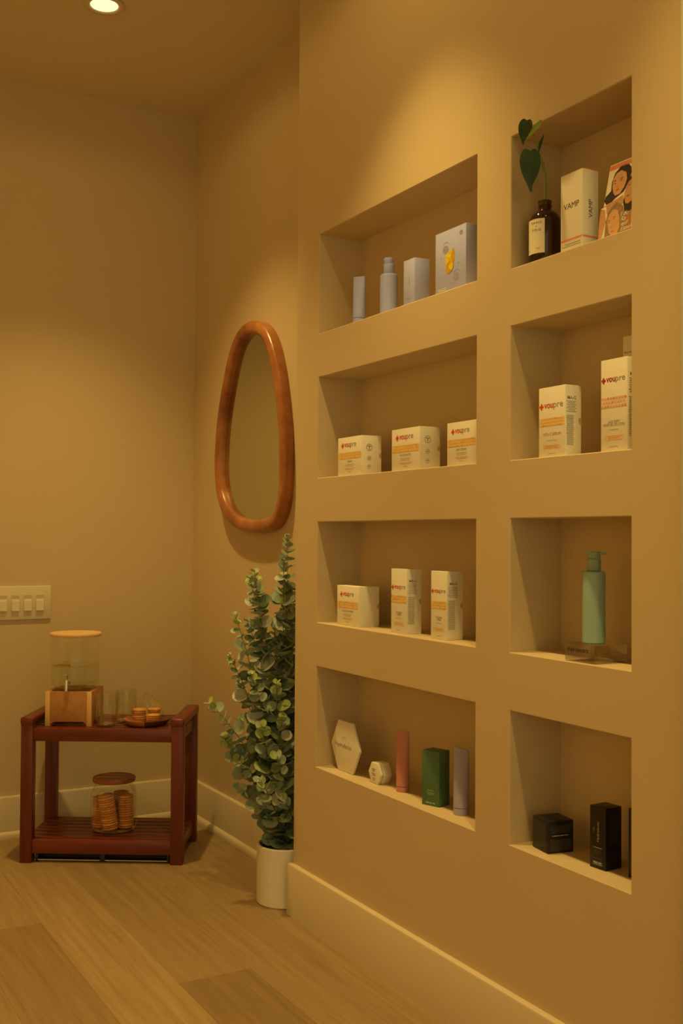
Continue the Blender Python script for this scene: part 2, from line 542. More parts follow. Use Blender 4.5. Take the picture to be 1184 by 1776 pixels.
baseboard('baseboard_niche', XN, XN, YT, YE + 0.012, 0.137, 'y', 1)
b = baseboard('baseboard_right', XM, XM, YE + 0.001, YB, 0.1379, 'y', 1)
shoe_mould('shoe_mould', b, XM - 0.014, 0, YE + 0.03, YB - 0.014, 'y')
b = baseboard('baseboard_back', XL, XM - 0.014, YB, YB, 0.1379, 'x', 1)
shoe_mould('shoe_mould', b, XL, XM - 0.027, YB - 0.014, 0, 'x')
# pale casing at the near end of the niche wall
struct(link('trim_1', box_mesh('trim_1', XN - 0.018, XN, YT - 0.09, YT, 0, CEIL - 0.001, 0.003), M['casing']))

# ------------------------------------------------------------------ ceiling downlights
ring_me = lathe_mesh('trim_ring', [(0.040, 0.0), (0.054, -0.0005), (0.058, -0.003), (0.056, -0.005), (0.046, -0.006), (0.040, -0.002), (0.040, 0.0)], 40, 60, cap=False)
lens_me = lathe_mesh('lens', [(0.040, -0.0012), (0.040, -0.0024), (0.0, -0.0026)], 32, 60)
DL_LABELS = ['recessed ceiling downlight with bright lens above the wooden bench', 'recessed ceiling downlight in front of the wide wall niches',
             'recessed ceiling downlight in front of the narrow wall niches', 'recessed ceiling downlight beside the viewpoint', 'recessed ceiling downlight by the left wall, farthest one',
             'recessed ceiling downlight by the left wall, middle one', 'recessed ceiling downlight by the left wall, nearest one']
for (x, y, k, ks, cone_, wide_), lab in zip(DOWNLIGHTS, DL_LABELS):
    t = thing('ceiling_downlight', lab, 'downlight', (x, y, CEIL), 0, 'recessed downlights')
    link('trim_ring', ring_me, M['ceiling'], t)
    link('lens', lens_me, M['lens'], t)
    # beam and the wider spill of the same lamp; raised as fill by the left wall
    for nm, watt, cone, blend in (('downlight_beam', LAMP_WATT * k, cone_, 1.0), ('downlight_spill', SPILL_WATT * ks, wide_, 0.3)):
        ld = bpy.data.lights.new(nm, 'SPOT')
        ld.energy = watt
        ld.color = LAMP_COLOR
        ld.spot_size = R(cone)
        ld.spot_blend = blend
        ld.shadow_soft_size = 0.032
        lo = bpy.data.objects.new(nm, ld)
        COL.objects.link(lo)
        lo.parent = t
        lo.location = (0, 0, -0.04)

# ------------------------------------------------------------------ egg-shaped mirror on the right wall
def smooth_loop(pts, n):
    """closed Catmull-Rom resampled by n points"""
    P = [Vector(p) for p in pts]
    m = len(P); out = []
    for i in range(m):
        p0, p1, p2, p3 = P[i - 1], P[i], P[(i + 1) % m], P[(i + 2) % m]
        for k in range(8):
            t = k / 8
            out.append(0.5 * ((2 * p1) + (p2 - p0) * t + (2 * p0 - 5 * p1 + 4 * p2 - p3) * t * t + (3 * p1 - p0 - 3 * p2 + p3) * t ** 3))
    L = [0]
    for i in range(len(out)):
        L.append(L[-1] + (out[(i + 1) % len(out)] - out[i]).length)
    res = []
    j = 0
    for i in range(n):
        s = L[-1] * i / n
        while L[j + 1] < s: j += 1
        f = (s - L[j]) / max(1e-9, L[j + 1] - L[j])
        res.append(out[j].lerp(out[(j + 1) % len(out)], f))
    return res

mirror = thing('wall_mirror', 'egg-shaped wall mirror in a chunky honey-brown wooden frame', 'mirror', (XM, 3.19, 1.36))
mid = [(3.205, 1.688), (3.282, 1.668), (3.338, 1.617), (3.385, 1.530), (3.425, 1.432), (3.447, 1.330), (3.450, 1.245), (3.430, 1.165), (3.375, 1.102), (3.290, 1.066), (3.190, 1.053), (3.085, 1.054), (3.010, 1.070), (2.968, 1.118), (2.953, 1.200), (2.955, 1.300), (2.972, 1.410), (3.005, 1.520), (3.048, 1.606), (3.110, 1.665)]
N = 120
loop = smooth_loop([Vector((y - 3.19, z - 1.36)) for y, z in mid], N)
prof = [(-0.021, -0.001), (-0.024, -0.014), (-0.0235, -0.029), (-0.019, -0.036), (-0.009, -0.039), (0.005, -0.038), (0.013, -0.035), (0.0175, -0.028), (0.018, -0.012), (0.017, -0.001)]
bm = bmesh.new(); rings = []
for i in range(N):
    p = loop[i]; tng = (loop[(i + 1) % N] - loop[i - 1]).normalized(); nrm = Vector((tng.y, -tng.x))
    if nrm.dot(-p) < 0: nrm = -nrm           # inward
    rings.append([bm.verts.new((w, p.x + nrm.x * u, p.y + nrm.y * u)) for u, w in prof])
for i in range(N):
    a, b2 = rings[i], rings[(i + 1) % N]
    for k in range(len(prof)):
        j = (k + 1) % len(prof)
        bm.faces.new((a[k], a[j], b2[j], b2[k]))
link('frame', to_mesh('frame', bm, 60), M['mirror_wood'], mirror)
bm = bmesh.new()
vs = [bm.verts.new((-0.015, loop[i].x * 0.975, loop[i].y * 0.985)) for i in range(N)]
bm.faces.new(vs)
vb = [bm.verts.new((-0.002, v.co.y, v.co.z)) for v in vs]
for i in range(N):
    j = (i + 1) % N
    bm.faces.new((vs[i], vs[j], vb[j], vb[i]))
link('mirror_glass', to_mesh('mirror_glass', bm), M['mirror'], mirror)

# ------------------------------------------------------------------ light switches
sw = thing('light_switch_plate', 'pale four-gang light switch plate on the left wall', 'switch', (0.853, YB, 0.729))
link('plate', box_mesh('plate', -0.1, 0.1, -0.0075, 0, 0, 0.114, 0.003), M['plate'], sw)
for i in range(4):
    cx = -0.0615 + i * 0.041
    fr = link('switch_frame', box_mesh('switch_frame', -0.0155, 0.0155, -0.0012, 0.0, -0.029, 0.029, 0.0005, 1), M['plate'], sw, (cx, -0.0078, 0.057))
    bm = bmesh.new()
    # rocker pressed in at the top
    yy = [(-0.026, -0.0062), (0.006, -0.0028), (0.026, 0.004)]
    pts = [[bm.verts.new((sx, y, z)) for z, y in yy] for sx in (-0.0125, 0.0125)]
    for k in range(2):
        bm.faces.new((pts[0][k], pts[1][k], pts[1][k + 1], pts[0][k + 1]))
    base = [[bm.verts.new((sx, 0.001, z)) for z, y in ((-0.026, 0), (0.006, 0))] for sx in (-0.0125, 0.0125)]
    bm.faces.new((pts[0][0], pts[1][0], base[1][0], base[0][0]))
    for s in (0, 1):
        bm.faces.new((pts[s][0], pts[s][1], base[s][1], base[s][0]))
    link('rocker', to_mesh('rocker', bm), M['plate'], fr, (0, -0.0012, 0))
    link('shade_strip', box_mesh('shade_strip', -0.0125, 0.0125, -0.0003, 0.0, 0.008, 0.026), M['shade_strip'], fr, (0, -0.0012, 0))  # painted shadow across the upper part of the rocker

# ------------------------------------------------------------------ mahogany bench
FLc = Vector((0.787, 3.445)); UX = Vector((0.8601, -0.5101)); UY = Vector((0.5101, 0.8601))
CART_A = math.atan2(UX.y, UX.x)
CW, CD = 0.507, 0.292
def cart_xy(lx, ly):
    p = FLc + UX * lx + UY * ly
    return p.x, p.y
cx, cy = cart_xy(CW / 2, CD / 2)
bench = thing('shelf_bench', 'dark red mahogany two-tier bench with armrests and slatted shelves', 'bench', (cx, cy, 0), CART_A)
hx, hy = CW / 2, CD / 2
PWX, PDY = 0.038, 0.036
for sx in (-1, 1):
    for sy in (-1, 1):
        x0 = sx * hx if sx < 0 else hx - PWX
        y0 = sy * hy if sy < 0 else hy - PDY
        link('leg', box_mesh('leg', x0, x0 + PWX, y0, y0 + PDY, 0, 0.432, 0.003), M['mahogany_z'], bench)
for sx in (-1, 1):
    x0 = -hx - 0.002 if sx < 0 else hx - PWX - 0.002
    link('armrest', box_mesh('armrest', x0, x0 + PWX + 0.004, -hy - 0.003, hy + 0.003, 0.424, 0.450, 0.006, 3), M['mahogany_y'], bench)
    for z0, z1 in ((0.376, 0.414), (0.032, 0.070)):
        xr = -hx + 0.008 if sx < 0 else hx - 0.030
        link('side_rail', box_mesh('side_rail', xr, xr + 0.022, -hy + PDY - 0.004, hy - PDY + 0.004, z0, z1, 0.002), M['mahogany_y'], bench)
for z0, z1 in ((0.376, 0.416), (0.029, 0.071)):
    for sy in (-1, 1):
        y0 = -hy + 0.004 if sy < 0 else hy - 0.026
        link('apron_rail', box_mesh('apron_rail', -hx + PWX - 0.004, hx - PWX + 0.004, y0, y0 + 0.022, z0, z1, 0.002), M['mahogany'], bench)
SHELF_T, SHELF_L = 0.416, 0.0725
for ztop in (SHELF_T, SHELF_L):
    n = 6
    y0, y1 = -hy + 0.028, hy - 0.028
    w = (y1 - y0) / n
    for i in range(n):
        link('slat', box_mesh('slat', -hx + 0.010, hx - 0.010, y0 + i * w + 0.005, y0 + (i + 1) * w - 0.005, ztop - 0.014, ztop, 0.002), M['mahogany'], bench)

# low chrome rod rack on the floor under the bench
cxr, cyr = cart_xy(CW / 2 + 0.001, 0.05)
rack = thing('rod_rack', 'low rack of thin chrome rods on the floor under the wooden bench', 'rack', (cxr, cyr, 0), CART_A)
for (ly, z) in ((-0.028, 0.0055), (-0.008, 0.023), (0.05, 0.0055)):
    link('rod', tube_mesh('rod', [(-0.208, ly, z), (0.208, ly, z)], 0.0028, 10), M['chrome'], rack)
link('clip', box_mesh('clip', -0.008, 0.008, -0.033, 0.053, 0.003, 0.026, 0.002), M['dark_metal'], rack)
for sx in (-1, 1):
    link('end_bar', box_mesh('end_bar', sx * 0.205 - 0.004, sx * 0.205 + 0.004, -0.031, 0.053, 0.0, 0.025, 0.002), M['dark_metal'], rack)
link('base_sheet', box_mesh('base_sheet', -0.203, 0.203, -0.010, 0.05, 0.0, 0.003, 0.0008, 1), M['dark_metal'], rack)
link('back_sheet', box_mesh('back_sheet', -0.203, 0.203, 0.012, 0.015, 0.002, 0.026, 0.0008, 1), M['dark_metal'], rack)

# ------------------------------------------------------------------ drink dispenser
dx, dy = cart_xy(0.136, 0.12)
disp = thing('drink_dispenser', 'glass drink dispenser with bamboo lid on a square bamboo stand', 'dispenser', (dx, dy, SHELF_T), CART_A)
SW2, SD2, SHT = 0.0725, 0.0755, 0.108
def arch_panel(w, h):
    pts = [(-w, 0), (-w, h), (w, h), (w, 0), (w - 0.016, 0), (w - 0.018, 0.008), (w - 0.028, 0.0135)]
    pts += [(-w + 0.028, 0.0135), (-w + 0.018, 0.008), (-w + 0.016, 0)]
    return pts
for sy in (-1, 1):
    me = prism_mesh('stand_panel', arch_panel(SW2, SHT), 0.012, 0.001)
    o = link('stand_panel', me, M['bamboo'], disp, (0, sy * SD2 + (0.012 if sy < 0 else 0), 0), (R(90), 0, 0))
for sx in (-1, 1):
    me = prism_mesh('stand_panel', arch_panel(SD2 - 0.0125, SHT), 0.012, 0.001)
    o = link('stand_panel', me, M['bamboo'], disp, (sx * SW2 - (0.012 if sx > 0 else 0), 0, 0), (R(90), 0, R(90)))
for sx in (-1, 1):
    link('corner_post', box_mesh('corner_post', sx * 0.066 - 0.0075, sx * 0.066 + 0.0075, -SD2 - 0.003, -SD2 - 0.0005, 0.0, SHT + 0.001, 0.001), M['bamboo_lid'], disp)
# glass vessel, open cylinder with a thick base
JR = 0.0765
gz0, gz1 = 0.080, 0.276
vessel = link('glass_vessel', lathe_mesh('glass_vessel', [(0.0, gz0), (0.056, gz0), (0.060, gz0 + 0.004), (0.060, 0.106), (0.066, 0.1125), (JR - 0.003, 0.1155), (JR, 0.124), (JR, gz1 - 0.012), (JR - 0.003, gz1 - 0.004), (JR - 0.003, gz1)], 48, 50, cap=False), M['glass'], disp)
link('water', lathe_mesh('water', [(0.0, 0.116), (JR - 0.006, 0.118), (JR - 0.003, 0.124), (JR - 0.0025, 0.184), (JR - 0.003, 0.1855), (0.0, 0.1855)], 48, 50, cap=False), M['water'], vessel)
link('water_rim', lathe_mesh('water_rim', [(JR - 0.0035, 0.185), (JR - 0.001, 0.186), (JR - 0.001, 0.1875), (JR - 0.0035, 0.1865), (JR - 0.0035, 0.185)], 48, 50, cap=False), M['glass_thick'], vessel)
link('lemon_slice', lathe_mesh('lemon_slice', [(0.0, 0.0), (0.026, 0.0), (0.028, 0.002), (0.026, 0.004), (0.0, 0.004)], 24, 50), M['lemon_deep'], vessel, (-0.035, -0.03, 0.1825))
link('mint_leaf', lathe_mesh('mint_leaf', [(0.0, 0.0), (0.018, 0.0005), (0.020, 0.001), (0.0, 0.002)], 16, 50, sy=0.5), M['leaf_lime'], vessel, (0.025, -0.02, 0.121))
link('lid', lathe_mesh('lid', [(0.0, gz1 + 0.001), (0.066, gz1 + 0.001), (0.080, gz1 + 0.001), (0.0815, gz1 + 0.003), (0.0815, gz1 + 0.010), (0.080, gz1 + 0.012), (0.0, gz1 + 0.012)], 48, 40), M['bamboo_lid'], disp)
# tap
tap = link('tap', tube_mesh('tap', [(-0.002, -JR + 0.001, 0.140), (-0.002, -JR - 0.018, 0.140)], [0.008, 0.006], 14), M['chrome'], disp)
link('spout', tube_mesh('spout', [(-0.002, -JR - 0.014, 0.1465), (-0.002, -JR - 0.016, 0.132), (-0.002, -JR - 0.018, 0.112)], [0.0055, 0.0065, 0.0055], 12), M['chrome'], tap)
link('tap_lever', tube_mesh('tap_lever', [(-0.002, -JR - 0.015, 0.145), (-0.002, -JR - 0.016, 0.158), (-0.003, -JR - 0.020, 0.164)], [0.004, 0.0055, 0.006], 12), M['chrome'], tap)

# ------------------------------------------------------------------ drinking glasses
def tumbler_meshes():
    wall = lathe_mesh('glass_wall', [(0.026, 0.010), (0.0325, 0.022), (0.0345, 0.050), (0.0340, 0.075), (0.0315, 0.104), (0.0302, 0.1045), (0.0326, 0.075), (0.0330, 0.050), (0.0310, 0.023), (0.024, 0.011)], 40, 50, cap=False)
    base = lathe_mesh('glass_base', [(0.0, 0.0), (0.021, 0.0), (0.024, 0.003), (0.0262, 0.010), (0.020, 0.0115), (0.0, 0.0105)], 40, 50, cap=False)
    return wall, base
gw, gb = tumbler_meshes()
for (lx, ly), lab in (((0.254, 0.055), 'clear stemless drinking glass nearest the front edge beside the dispenser'),
                      ((0.300, 0.128), 'clear stemless drinking glass behind the front one near the cookie tray')):
    x, y = cart_xy(lx, ly)
    t = thing('drinking_glass', lab, 'glass', (x, y, SHELF_T), 0, 'drinking glasses on the bench')
    link('glass_wall', gw, M['glass'], t)
    link('glass_base', gb, M['glass_thick'], t)

# ------------------------------------------------------------------ biscuits under a dome on a round tray
tx, ty = cart_xy(0.375, 0.092)
tray = thing('round_tray', 'round two-tone acacia tray under the glass dome', 'tray', (tx, ty, SHELF_T), CART_A)
def half_tray(a0, a1):
    prof = [(0.0, 0.0), (0.052, 0.0), (0.062, 0.004), (0.0725, 0.017), (0.0735, 0.020), (0.070, 0.0205), (0.060, 0.011), (0.0, 0.010)]
    n = 20
    bm = bmesh.new(); rings = []
    for i in range(n + 1):
        a = a0 + (a1 - a0) * i / n
        rings.append([bm.verts.new((r * math.cos(a), r * math.sin(a), z)) for r, z in prof])
    for p, q in zip(rings, rings[1:]):
        for k in range(len(prof)):
            j = (k + 1) % len(prof)
            bm.faces.new((p[k], p[j], q[j], q[k]))
    bmesh.ops.remove_doubles(bm, verts=list(bm.verts), dist=1e-6)
    return to_mesh('tray_half', bm, 45)
link('tray_half', half_tray(R(95), R(275)), M['tray_light'], tray)
link('tray_half', half_tray(R(-85), R(95)), M['tray_dark'], tray)
TRAY_Z = SHELF_T + 0.011
dome = thing('glass_dome', 'clear glass cloche with loop handle over the biscuits', 'cloche', (tx, ty, TRAY_Z))
dprof = [(0.053, 0.0)] + [(0.053 * math.cos(R(a)) ** 0.8, 0.020 + 0.050 * math.sin(R(a))) for a in range(0, 90, 10)] + [(0.0, 0.070)]
link('dome_glass', lathe_mesh('dome_glass', dprof, 40, 60, cap=False), M['glass'], dome)
hp = [(-0.016 * math.cos(R(a)), 0, 0.068 + 0.020 * math.sin(R(a)) ** 0.7) for a in range(0, 181, 15)]
link('handle', tube_mesh('handle', hp, 0.0038, 10), M['glass_thick'], dome)

bis = lathe_mesh('biscuit', [(0.0, 0.0), (0.0195, 0.0), (0.0215, 0.0015), (0.022, 0.003), (0.0212, 0.0048), (0.019, 0.006), (0.0, 0.0062)], 20, 50)
bis_l = bis.copy()
bis.materials.append(M['biscuit']); bis_l.materials.append(M['biscuit_light'])
rb = random.Random(11)
ORD = ['bottom', 'second', 'third', 'fourth', 'fifth', 'sixth', 'seventh', 'eighth', 'ninth', 'tenth', 'eleventh', 'twelfth', 'thirteenth', 'fourteenth', 'fifteenth', 'sixteenth', 'seventeenth', 'eighteenth', 'nineteenth', 'twentieth']
def biscuit_stack(base, n, tilt, label, group, top_light=True, s=1.0, step=0.0064):
    up = Vector(tilt).normalized()
    q = Vector((0, 0, 1)).rotation_difference(up).to_euler()
    for i in range(n):
        j = Vector((rb.uniform(-1, 1), rb.uniform(-1, 1), 0)) * 0.0008
        p = Vector(base) + up * (step * s * i) + j
        light = top_light and i == n - 1 or rb.random() < 0.25
        o = link('biscuit', bis_l if light else bis, None, None, p, (q.x, q.y, rb.uniform(0, 6)), (s, s, s))
        o.rotation_euler = (q.to_matrix() @ Matrix.Rotation(rb.uniform(0, 6), 3, 'Z')).to_euler()
        rank = 'topmost' if i == n - 1 else (ORD[0] if i == 0 else ORD[i] + ' from bottom')
        tag(o, label % rank, 'biscuit', group)
for (lx, ly), n, lab in (((-0.025, 0.004), 6, 'golden biscuit, %s, in the left stack under the glass dome'),
                         ((0.023, -0.010), 4, 'golden biscuit, %s, in the right front stack under the glass dome'),
                         ((0.015, 0.033), 6, 'golden biscuit, %s, in the right rear stack under the glass dome')):
    p = Vector((tx, ty)) + UX * lx + UY * ly
    biscuit_stack((p.x, p.y, TRAY_Z - 0.0005), n, (0, 0, 1), lab, lab.replace('golden biscuit, %s, in the', 'biscuits of the'), s=0.94 if lx > 0 else 1.02)

# ------------------------------------------------------------------ biscuit jar on the lower shelf
jx, jy = cart_xy(0.262, 0.135)
jar = thing('biscuit_jar', 'clear glass storage jar full of biscuits on the lower bench shelf', 'jar', (jx, jy, SHELF_L), CART_A)
link('jar_glass', lathe_mesh('jar_glass', [(0.0, 0.0), (0.060, 0.0), (0.068, 0.004), (0.0735, 0.018), (0.0745, 0.060), (0.0735, 0.110), (0.070, 0.128), (0.062, 0.141), (0.0590, 0.146), (0.0590, 0.155)], 48, 50, cap=False), M['glass'], jar)
link('jar_base', lathe_mesh('jar_base', [(0.0, 0.0005), (0.058, 0.0005), (0.067, 0.0045), (0.060, 0.0062), (0.0, 0.006)], 48, 50, cap=False), M['glass_thick'], jar)
lid = link('lid', lathe_mesh('lid', [(0.0, 0.1545), (0.056, 0.1545), (0.066, 0.1545), (0.068, 0.1565), (0.068, 0.166), (0.0665, 0.168), (0.060, 0.168), (0.058, 0.1665), (0.0, 0.1665)], 48, 30), M['lid_wood'], jar)
stacks = [((-0.0445, 0.0), (0.0, 0.0, 1), 13, 'leftmost'), ((0.001, -0.0405), (-0.17, -0.03, 1), 15, 'leaning front'), ((0.0405, -0.005), (-0.02, 0.0, 1), 14, 'right front'),
          ((0.012, 0.0445), (0.0, 0.0, 1), 14, 'right rear')]
for (lx, ly), tl, n, which in stacks:
    p = Vector((jx, jy)) + UX * lx + UY * ly
    td = Vector((UX.x * tl[0] + UY.x * tl[1], UX.y * tl[0] + UY.y * tl[1], tl[2]))
    biscuit_stack((p.x, p.y, SHELF_L + 0.0075 + (0.004 if which == 'leaning front' else 0.001)), n, td, 'brown biscuit, %s, in the ' + which + ' stack inside the glass jar', '%s biscuit stack in the jar' % which, False, 1.15)

# ------------------------------------------------------------------ potted eucalyptus
PX, PY, PR = 1.3635, 2.7515, 0.081
plant = thing('potted_eucalyptus', 'tall artificial eucalyptus in a white cylinder pot at the wall corner', 'plant', (PX, PY, 0))
PH = 0.160
link('pot', lathe_mesh('pot', [(0.0, 0.0), (PR - 0.003, 0.0), (PR, 0.003), (PR, PH - 0.002), (PR - 0.002, PH), (PR - 0.007, PH), (PR - 0.009, PH - 0.003), (PR - 0.009, PH - 0.02), (0.0, PH - 0.02)], 56, 40, cap=False), M['pot'], plant)
link('soil', lathe_mesh('soil', [(0.0, PH - 0.012), (0.04, PH - 0.010), (PR - 0.0095, PH - 0.014)], 24, 60, cap=False), M['soil'], plant)

def leaf_mesh(m):
    bm = bmesh.new()
    # nearly round leaf, blade from its stalk at the origin along +Y, cupped
    n = 12
    c = bm.verts.new((0, 0.52, -0.05))
    ring = []
    for i in range(n):
        a = 2 * math.pi * i / n - math.pi / 2
        x = 0.5 * math.cos(a); y = 0.5 + 0.5 * math.sin(a)
        if i == 0: y = 0.02
        ring.append(bm.verts.new((x, y, 0.10 * abs(x) * 2 - 0.06 * math.sin(math.pi * y))))
    for i in range(n):
        bm.faces.new((c, ring[i], ring[(i + 1) % n]))
    me = to_mesh('leaf', bm, 60)
    me.materials.append(m)
    return me
LM = {k: leaf_mesh(M[k]) for k in ('leaf_sage', 'leaf_deep', 'leaf_lime', 'leaf_pale')}
TIPS = [(1.361, 2.751, 1.015), (1.352, 2.754, 0.945), (1.281, 2.796, 0.92), (1.268, 2.801, 0.90), (1.233, 2.822, 0.797), (1.263, 2.806, 0.785), (1.299, 2.786, 0.78), (1.33, 2.768, 0.76),
        (1.385, 2.75, 0.825), (1.359, 2.752, 0.87), (1.222, 2.829, 0.682), (1.174, 2.855, 0.55), (1.37, 2.746, 0.67), (1.206, 2.837, 0.455), (1.250, 2.75, 0.64), (1.315, 2.717, 0.62),
        (1.325, 2.70, 0.52), (1.236, 2.821, 0.32), (1.322, 2.69, 0.30), (1.27, 2.72, 0.50), (1.40, 2.80, 0.72), (1.39, 2.86, 0.58), (1.42, 2.76, 0.50), (1.28, 2.90, 0.60), (1.34, 2.90, 0.78),
        (1.255, 2.70, 0.36), (1.30, 2.68, 0.42), (1.23, 2.79, 0.40), (1.30, 2.86, 0.42)]
re_ = random.Random(21)
leaves = []
for si, tip in enumerate(TIPS):
    tip = Vector(tip)
    a = re_.uniform(0, 2 * math.pi); rr = re_.uniform(0.01, 0.045)
    root = Vector((PX + rr * math.cos(a), PY + rr * math.sin(a), PH - 0.02))
    h = tip.z - root.z
    ctrl = root.lerp(tip, 0.5) + Vector((-(tip.x - root.x) * 0.22, -(tip.y - root.y) * 0.22, h * 0.10))
    pts = []
    n = 14
    for i in range(n + 1):
        t = i / n
        pts.append(root * (1 - t) ** 2 + ctrl * 2 * t * (1 - t) + tip * t * t)
    loc = [p - Vector((PX, PY, 0)) for p in pts]
    link('stem', tube_mesh('stem', loc, [0.0026 - 0.0018 * i / n for i in range(n + 1)], 5), M['stem'], plant)
    L = sum((pts[i + 1] - pts[i]).length for i in range(n))
    s = 0.022
    tw = re_.uniform(0, math.pi)
    while s < L:
        t = s / L
        i = min(n - 1, int(t * n)); p = pts[i].lerp(pts[i + 1], t * n - i)
        d = (pts[i + 1] - pts[i]).normalized()
        left = L - s
        size = 0.015 + 0.029 * min(1.0, left / 0.15) + (0.006 if p.z < 0.55 else 0.0)
        if s < 0.14: size *= 0.9
        tw += R(83) + re_.uniform(-0.25, 0.25)
        side = d.orthogonal().normalized()
        for k in (0, 1):
            out = (Matrix.Rotation(tw + k * math.pi, 3, d) @ side)
            tilt = 0.85 if left < 0.05 else 0.35 + re_.uniform(-0.25, 0.3)
            yax = (out + d * tilt).normalized()
            zax = (d - yax * d.dot(yax)).normalized()
            zax = (zax * 0.75 + Vector((-0.49, -0.87, 0.25)) * re_.uniform(0.2, 1.3) + Vector((re_.uniform(-.5, .5), re_.uniform(-.5, .5), re_.uniform(-.3, .3)))).normalized()
            xax = yax.cross(zax).normalized(); zax = xax.cross(yax)
            sz = size * re_.uniform(0.8, 1.15)
            end = p + yax * sz
            ok = True
            for q in (end, p + yax * sz * .5 + xax * sz * .5, p + yax * sz * .5 - xax * sz * .5):
                if q.x > XM - 0.006 or (q.y < YE + 0.006 and q.x > XN - 0.006) or (q.z < 0.17 and q.x > XM - 0.03) or (q.z < PH + 0.004 and (Vector((q.x, q.y)) - Vector((PX, PY))).length > PR - 0.012):
                    ok = False
            if not ok: continue
            u = re_.random()
            if left < 0.05: key = 'leaf_lime' if u < 0.6 else 'leaf_sage'
            elif p.z > 0.62: key = 'leaf_pale' if u < 0.40 else ('leaf_sage' if u < 0.75 else 'leaf_deep')
            else: key = 'leaf_sage' if u < 0.52 else ('leaf_deep' if u < 0.78 else ('leaf_lime' if u < 0.84 else 'leaf_pale'))
            m4 = Matrix.Translation(p - Vector((PX, PY, 0))) @ Matrix((xax, yax, zax)).transposed().to_4x4() @ Matrix.Scale(sz, 4)
            near = -(p.x * math.sin(YAW) + p.y * math.cos(YAW))
            leaves.append((sz + near * 0.05, key, m4))
        s += 0.013 + 0.021 * min(1.0, left / 0.15)
leaves.sort(key=lambda q: -q[0])
for sc, key, m4 in leaves[:300]:
    o = link('leaf', LM[key], None, plant)
    o.matrix_basis = m4
for key in LM:
    rest = [m4 for sc, k, m4 in leaves[300:] if k == key]
    if not rest: continue
    bm = bmesh.new()
    for m4 in rest:
        n0 = len(bm.verts)
        tmp = bmesh.new(); tmp.from_mesh(LM[key])
        bmesh.ops.transform(tmp, matrix=m4, verts=tmp.verts)
        vm = [bm.verts.new(v.co) for v in tmp.verts]
        for f in tmp.faces: bm.faces.new([vm[v.index] for v in f.verts])
        tmp.free()
    me = bpy.data.meshes.new('small_leaves'); bm.to_mesh(me); bm.free()
    for p in me.polygons: p.use_smooth = True
    o = link('small_leaves', me, M[key], plant)
    o['kind'] = 'stuff'

# ------------------------------------------------------------------ cartons
def carton(name, label, x0, x1, y0, y1, z0, h, m, yaw=0.0, group=None, cat='box', bevel=0.0012):
    """yaw turns the box about its front right corner (x0, y0)"""
    w, dp = y1 - y0, x1 - x0
    c = Vector((dp / 2, w / 2)); c.rotate(Matrix.Rotation(-yaw, 2))
    t = thing(name, label, cat, (x0 + c.x, y0 + c.y, z0), -yaw, group)
    link('carton_body', box_mesh('carton_body', -dp / 2, dp / 2, -w / 2, w / 2, 0, h, bevel), m, t)
    return t, dp, w, h

EPS = 0.00015
def front(t, dp, u, v, k=1):      # point on the front face, u to the right of centre, v up
    return (-dp / 2 - EPS * k, -u, v)
def side(t, w, u, v, k=1):        # point on the right-hand side face, u to the right of centre
    return (u, -w / 2 - EPS * k, v)

def small_print(rows, m, t, face, origin, seed=1, name='small_print'):
    """rows of (centre u, v, width, height): broken dashes that read as tiny text"""
    rr = random.Random(seed); rects = []
    for (u, v, w, h) in rows:
        x = u - w / 2
        while x < u + w / 2:
            l = min(h * rr.uniform(1.5, 4.5), u + w / 2 - x)
            rects.append((x, v - h / 2, x + l, v + h / 2))
            x += l + h * 0.55
    o = link(name, quads_mesh(name, rects), m)
    return put(o, face, t, origin)

def plus_poly(cx, cy, s, w):
    return [[(cx - w, cy - s), (cx + w, cy - s), (cx + w, cy - w), (cx + s, cy - w), (cx + s, cy + w), (cx + w, cy + w), (cx + w, cy + s), (cx - w, cy + s), (cx - w, cy + w), (cx - s, cy + w), (cx - s, cy - w), (cx - w, cy - w)]]

def pattern_band(t, dp, w, h, v, bh, m, m2, seed=1, wash='orange_wash'):
    """printed band of a molecule-like mesh: rows of small three-armed stars"""
    rr = random.Random(seed)
    polys, dark = [], []
    pitch = bh / 3.1
    nx = int(w / pitch)
    x0 = -nx * pitch / 2
    for i in range(nx + 1):
        for k in range(3):
            cx = x0 + i * pitch + (pitch / 2 if k % 2 else 0); cyy = (k - 1) * pitch
            if abs(cx) > w / 2 - pitch * 0.35: continue
            c = polys if rr.random() > 0.15 else dark
            off = 30 * ((i + k) % 2)
            c.append([(cx + pitch * (0.49 if q % 2 == 0 else 0.20) * math.cos(R(off + 30 * q)), cyy + pitch * (0.49 if q % 2 == 0 else 0.20) * math.sin(R(off + 30 * q))) for q in range(12)])
    o = link('band_wash', quads_mesh('band_wash', [(-w / 2, -bh * 0.42, w / 2, bh * 0.42)], 0.0001), M[wash]); put(o, FACE_FRONT, t, front(t, dp, 0, v))
    o = link('pattern_band', poly_mesh('pattern_band', polys), m); put(o, FACE_FRONT, t, front(t, dp, 0, v, 2))
    if dark:
        o = link('pattern_accent', poly_mesh('pattern_accent', dark), m2); put(o, FACE_FRONT, t, front(t, dp, 0, v, 2))

def logo(t, dp, w, v, size, uc=0.0, red='red', grey='ink_grey'):
    k = size
    o = link('plus_mark', poly_mesh('plus_mark', plus_poly(0, 0, k * 0.33, k * 0.12)), M[red]); put(o, FACE_FRONT, t, front(t, dp, uc - k * 1.66, v + k * 0.20))
    text('vou', k, M[red], t, FACE_FRONT, front(t, dp, uc - k * 0.52, v), name='logo_lettering', bold=0.022, width=k * 1.45)
    text('pre', k, M[grey], t, FACE_FRONT, front(t, dp, uc + k * 1.02, v), name='logo_lettering', width=k * 1.50)

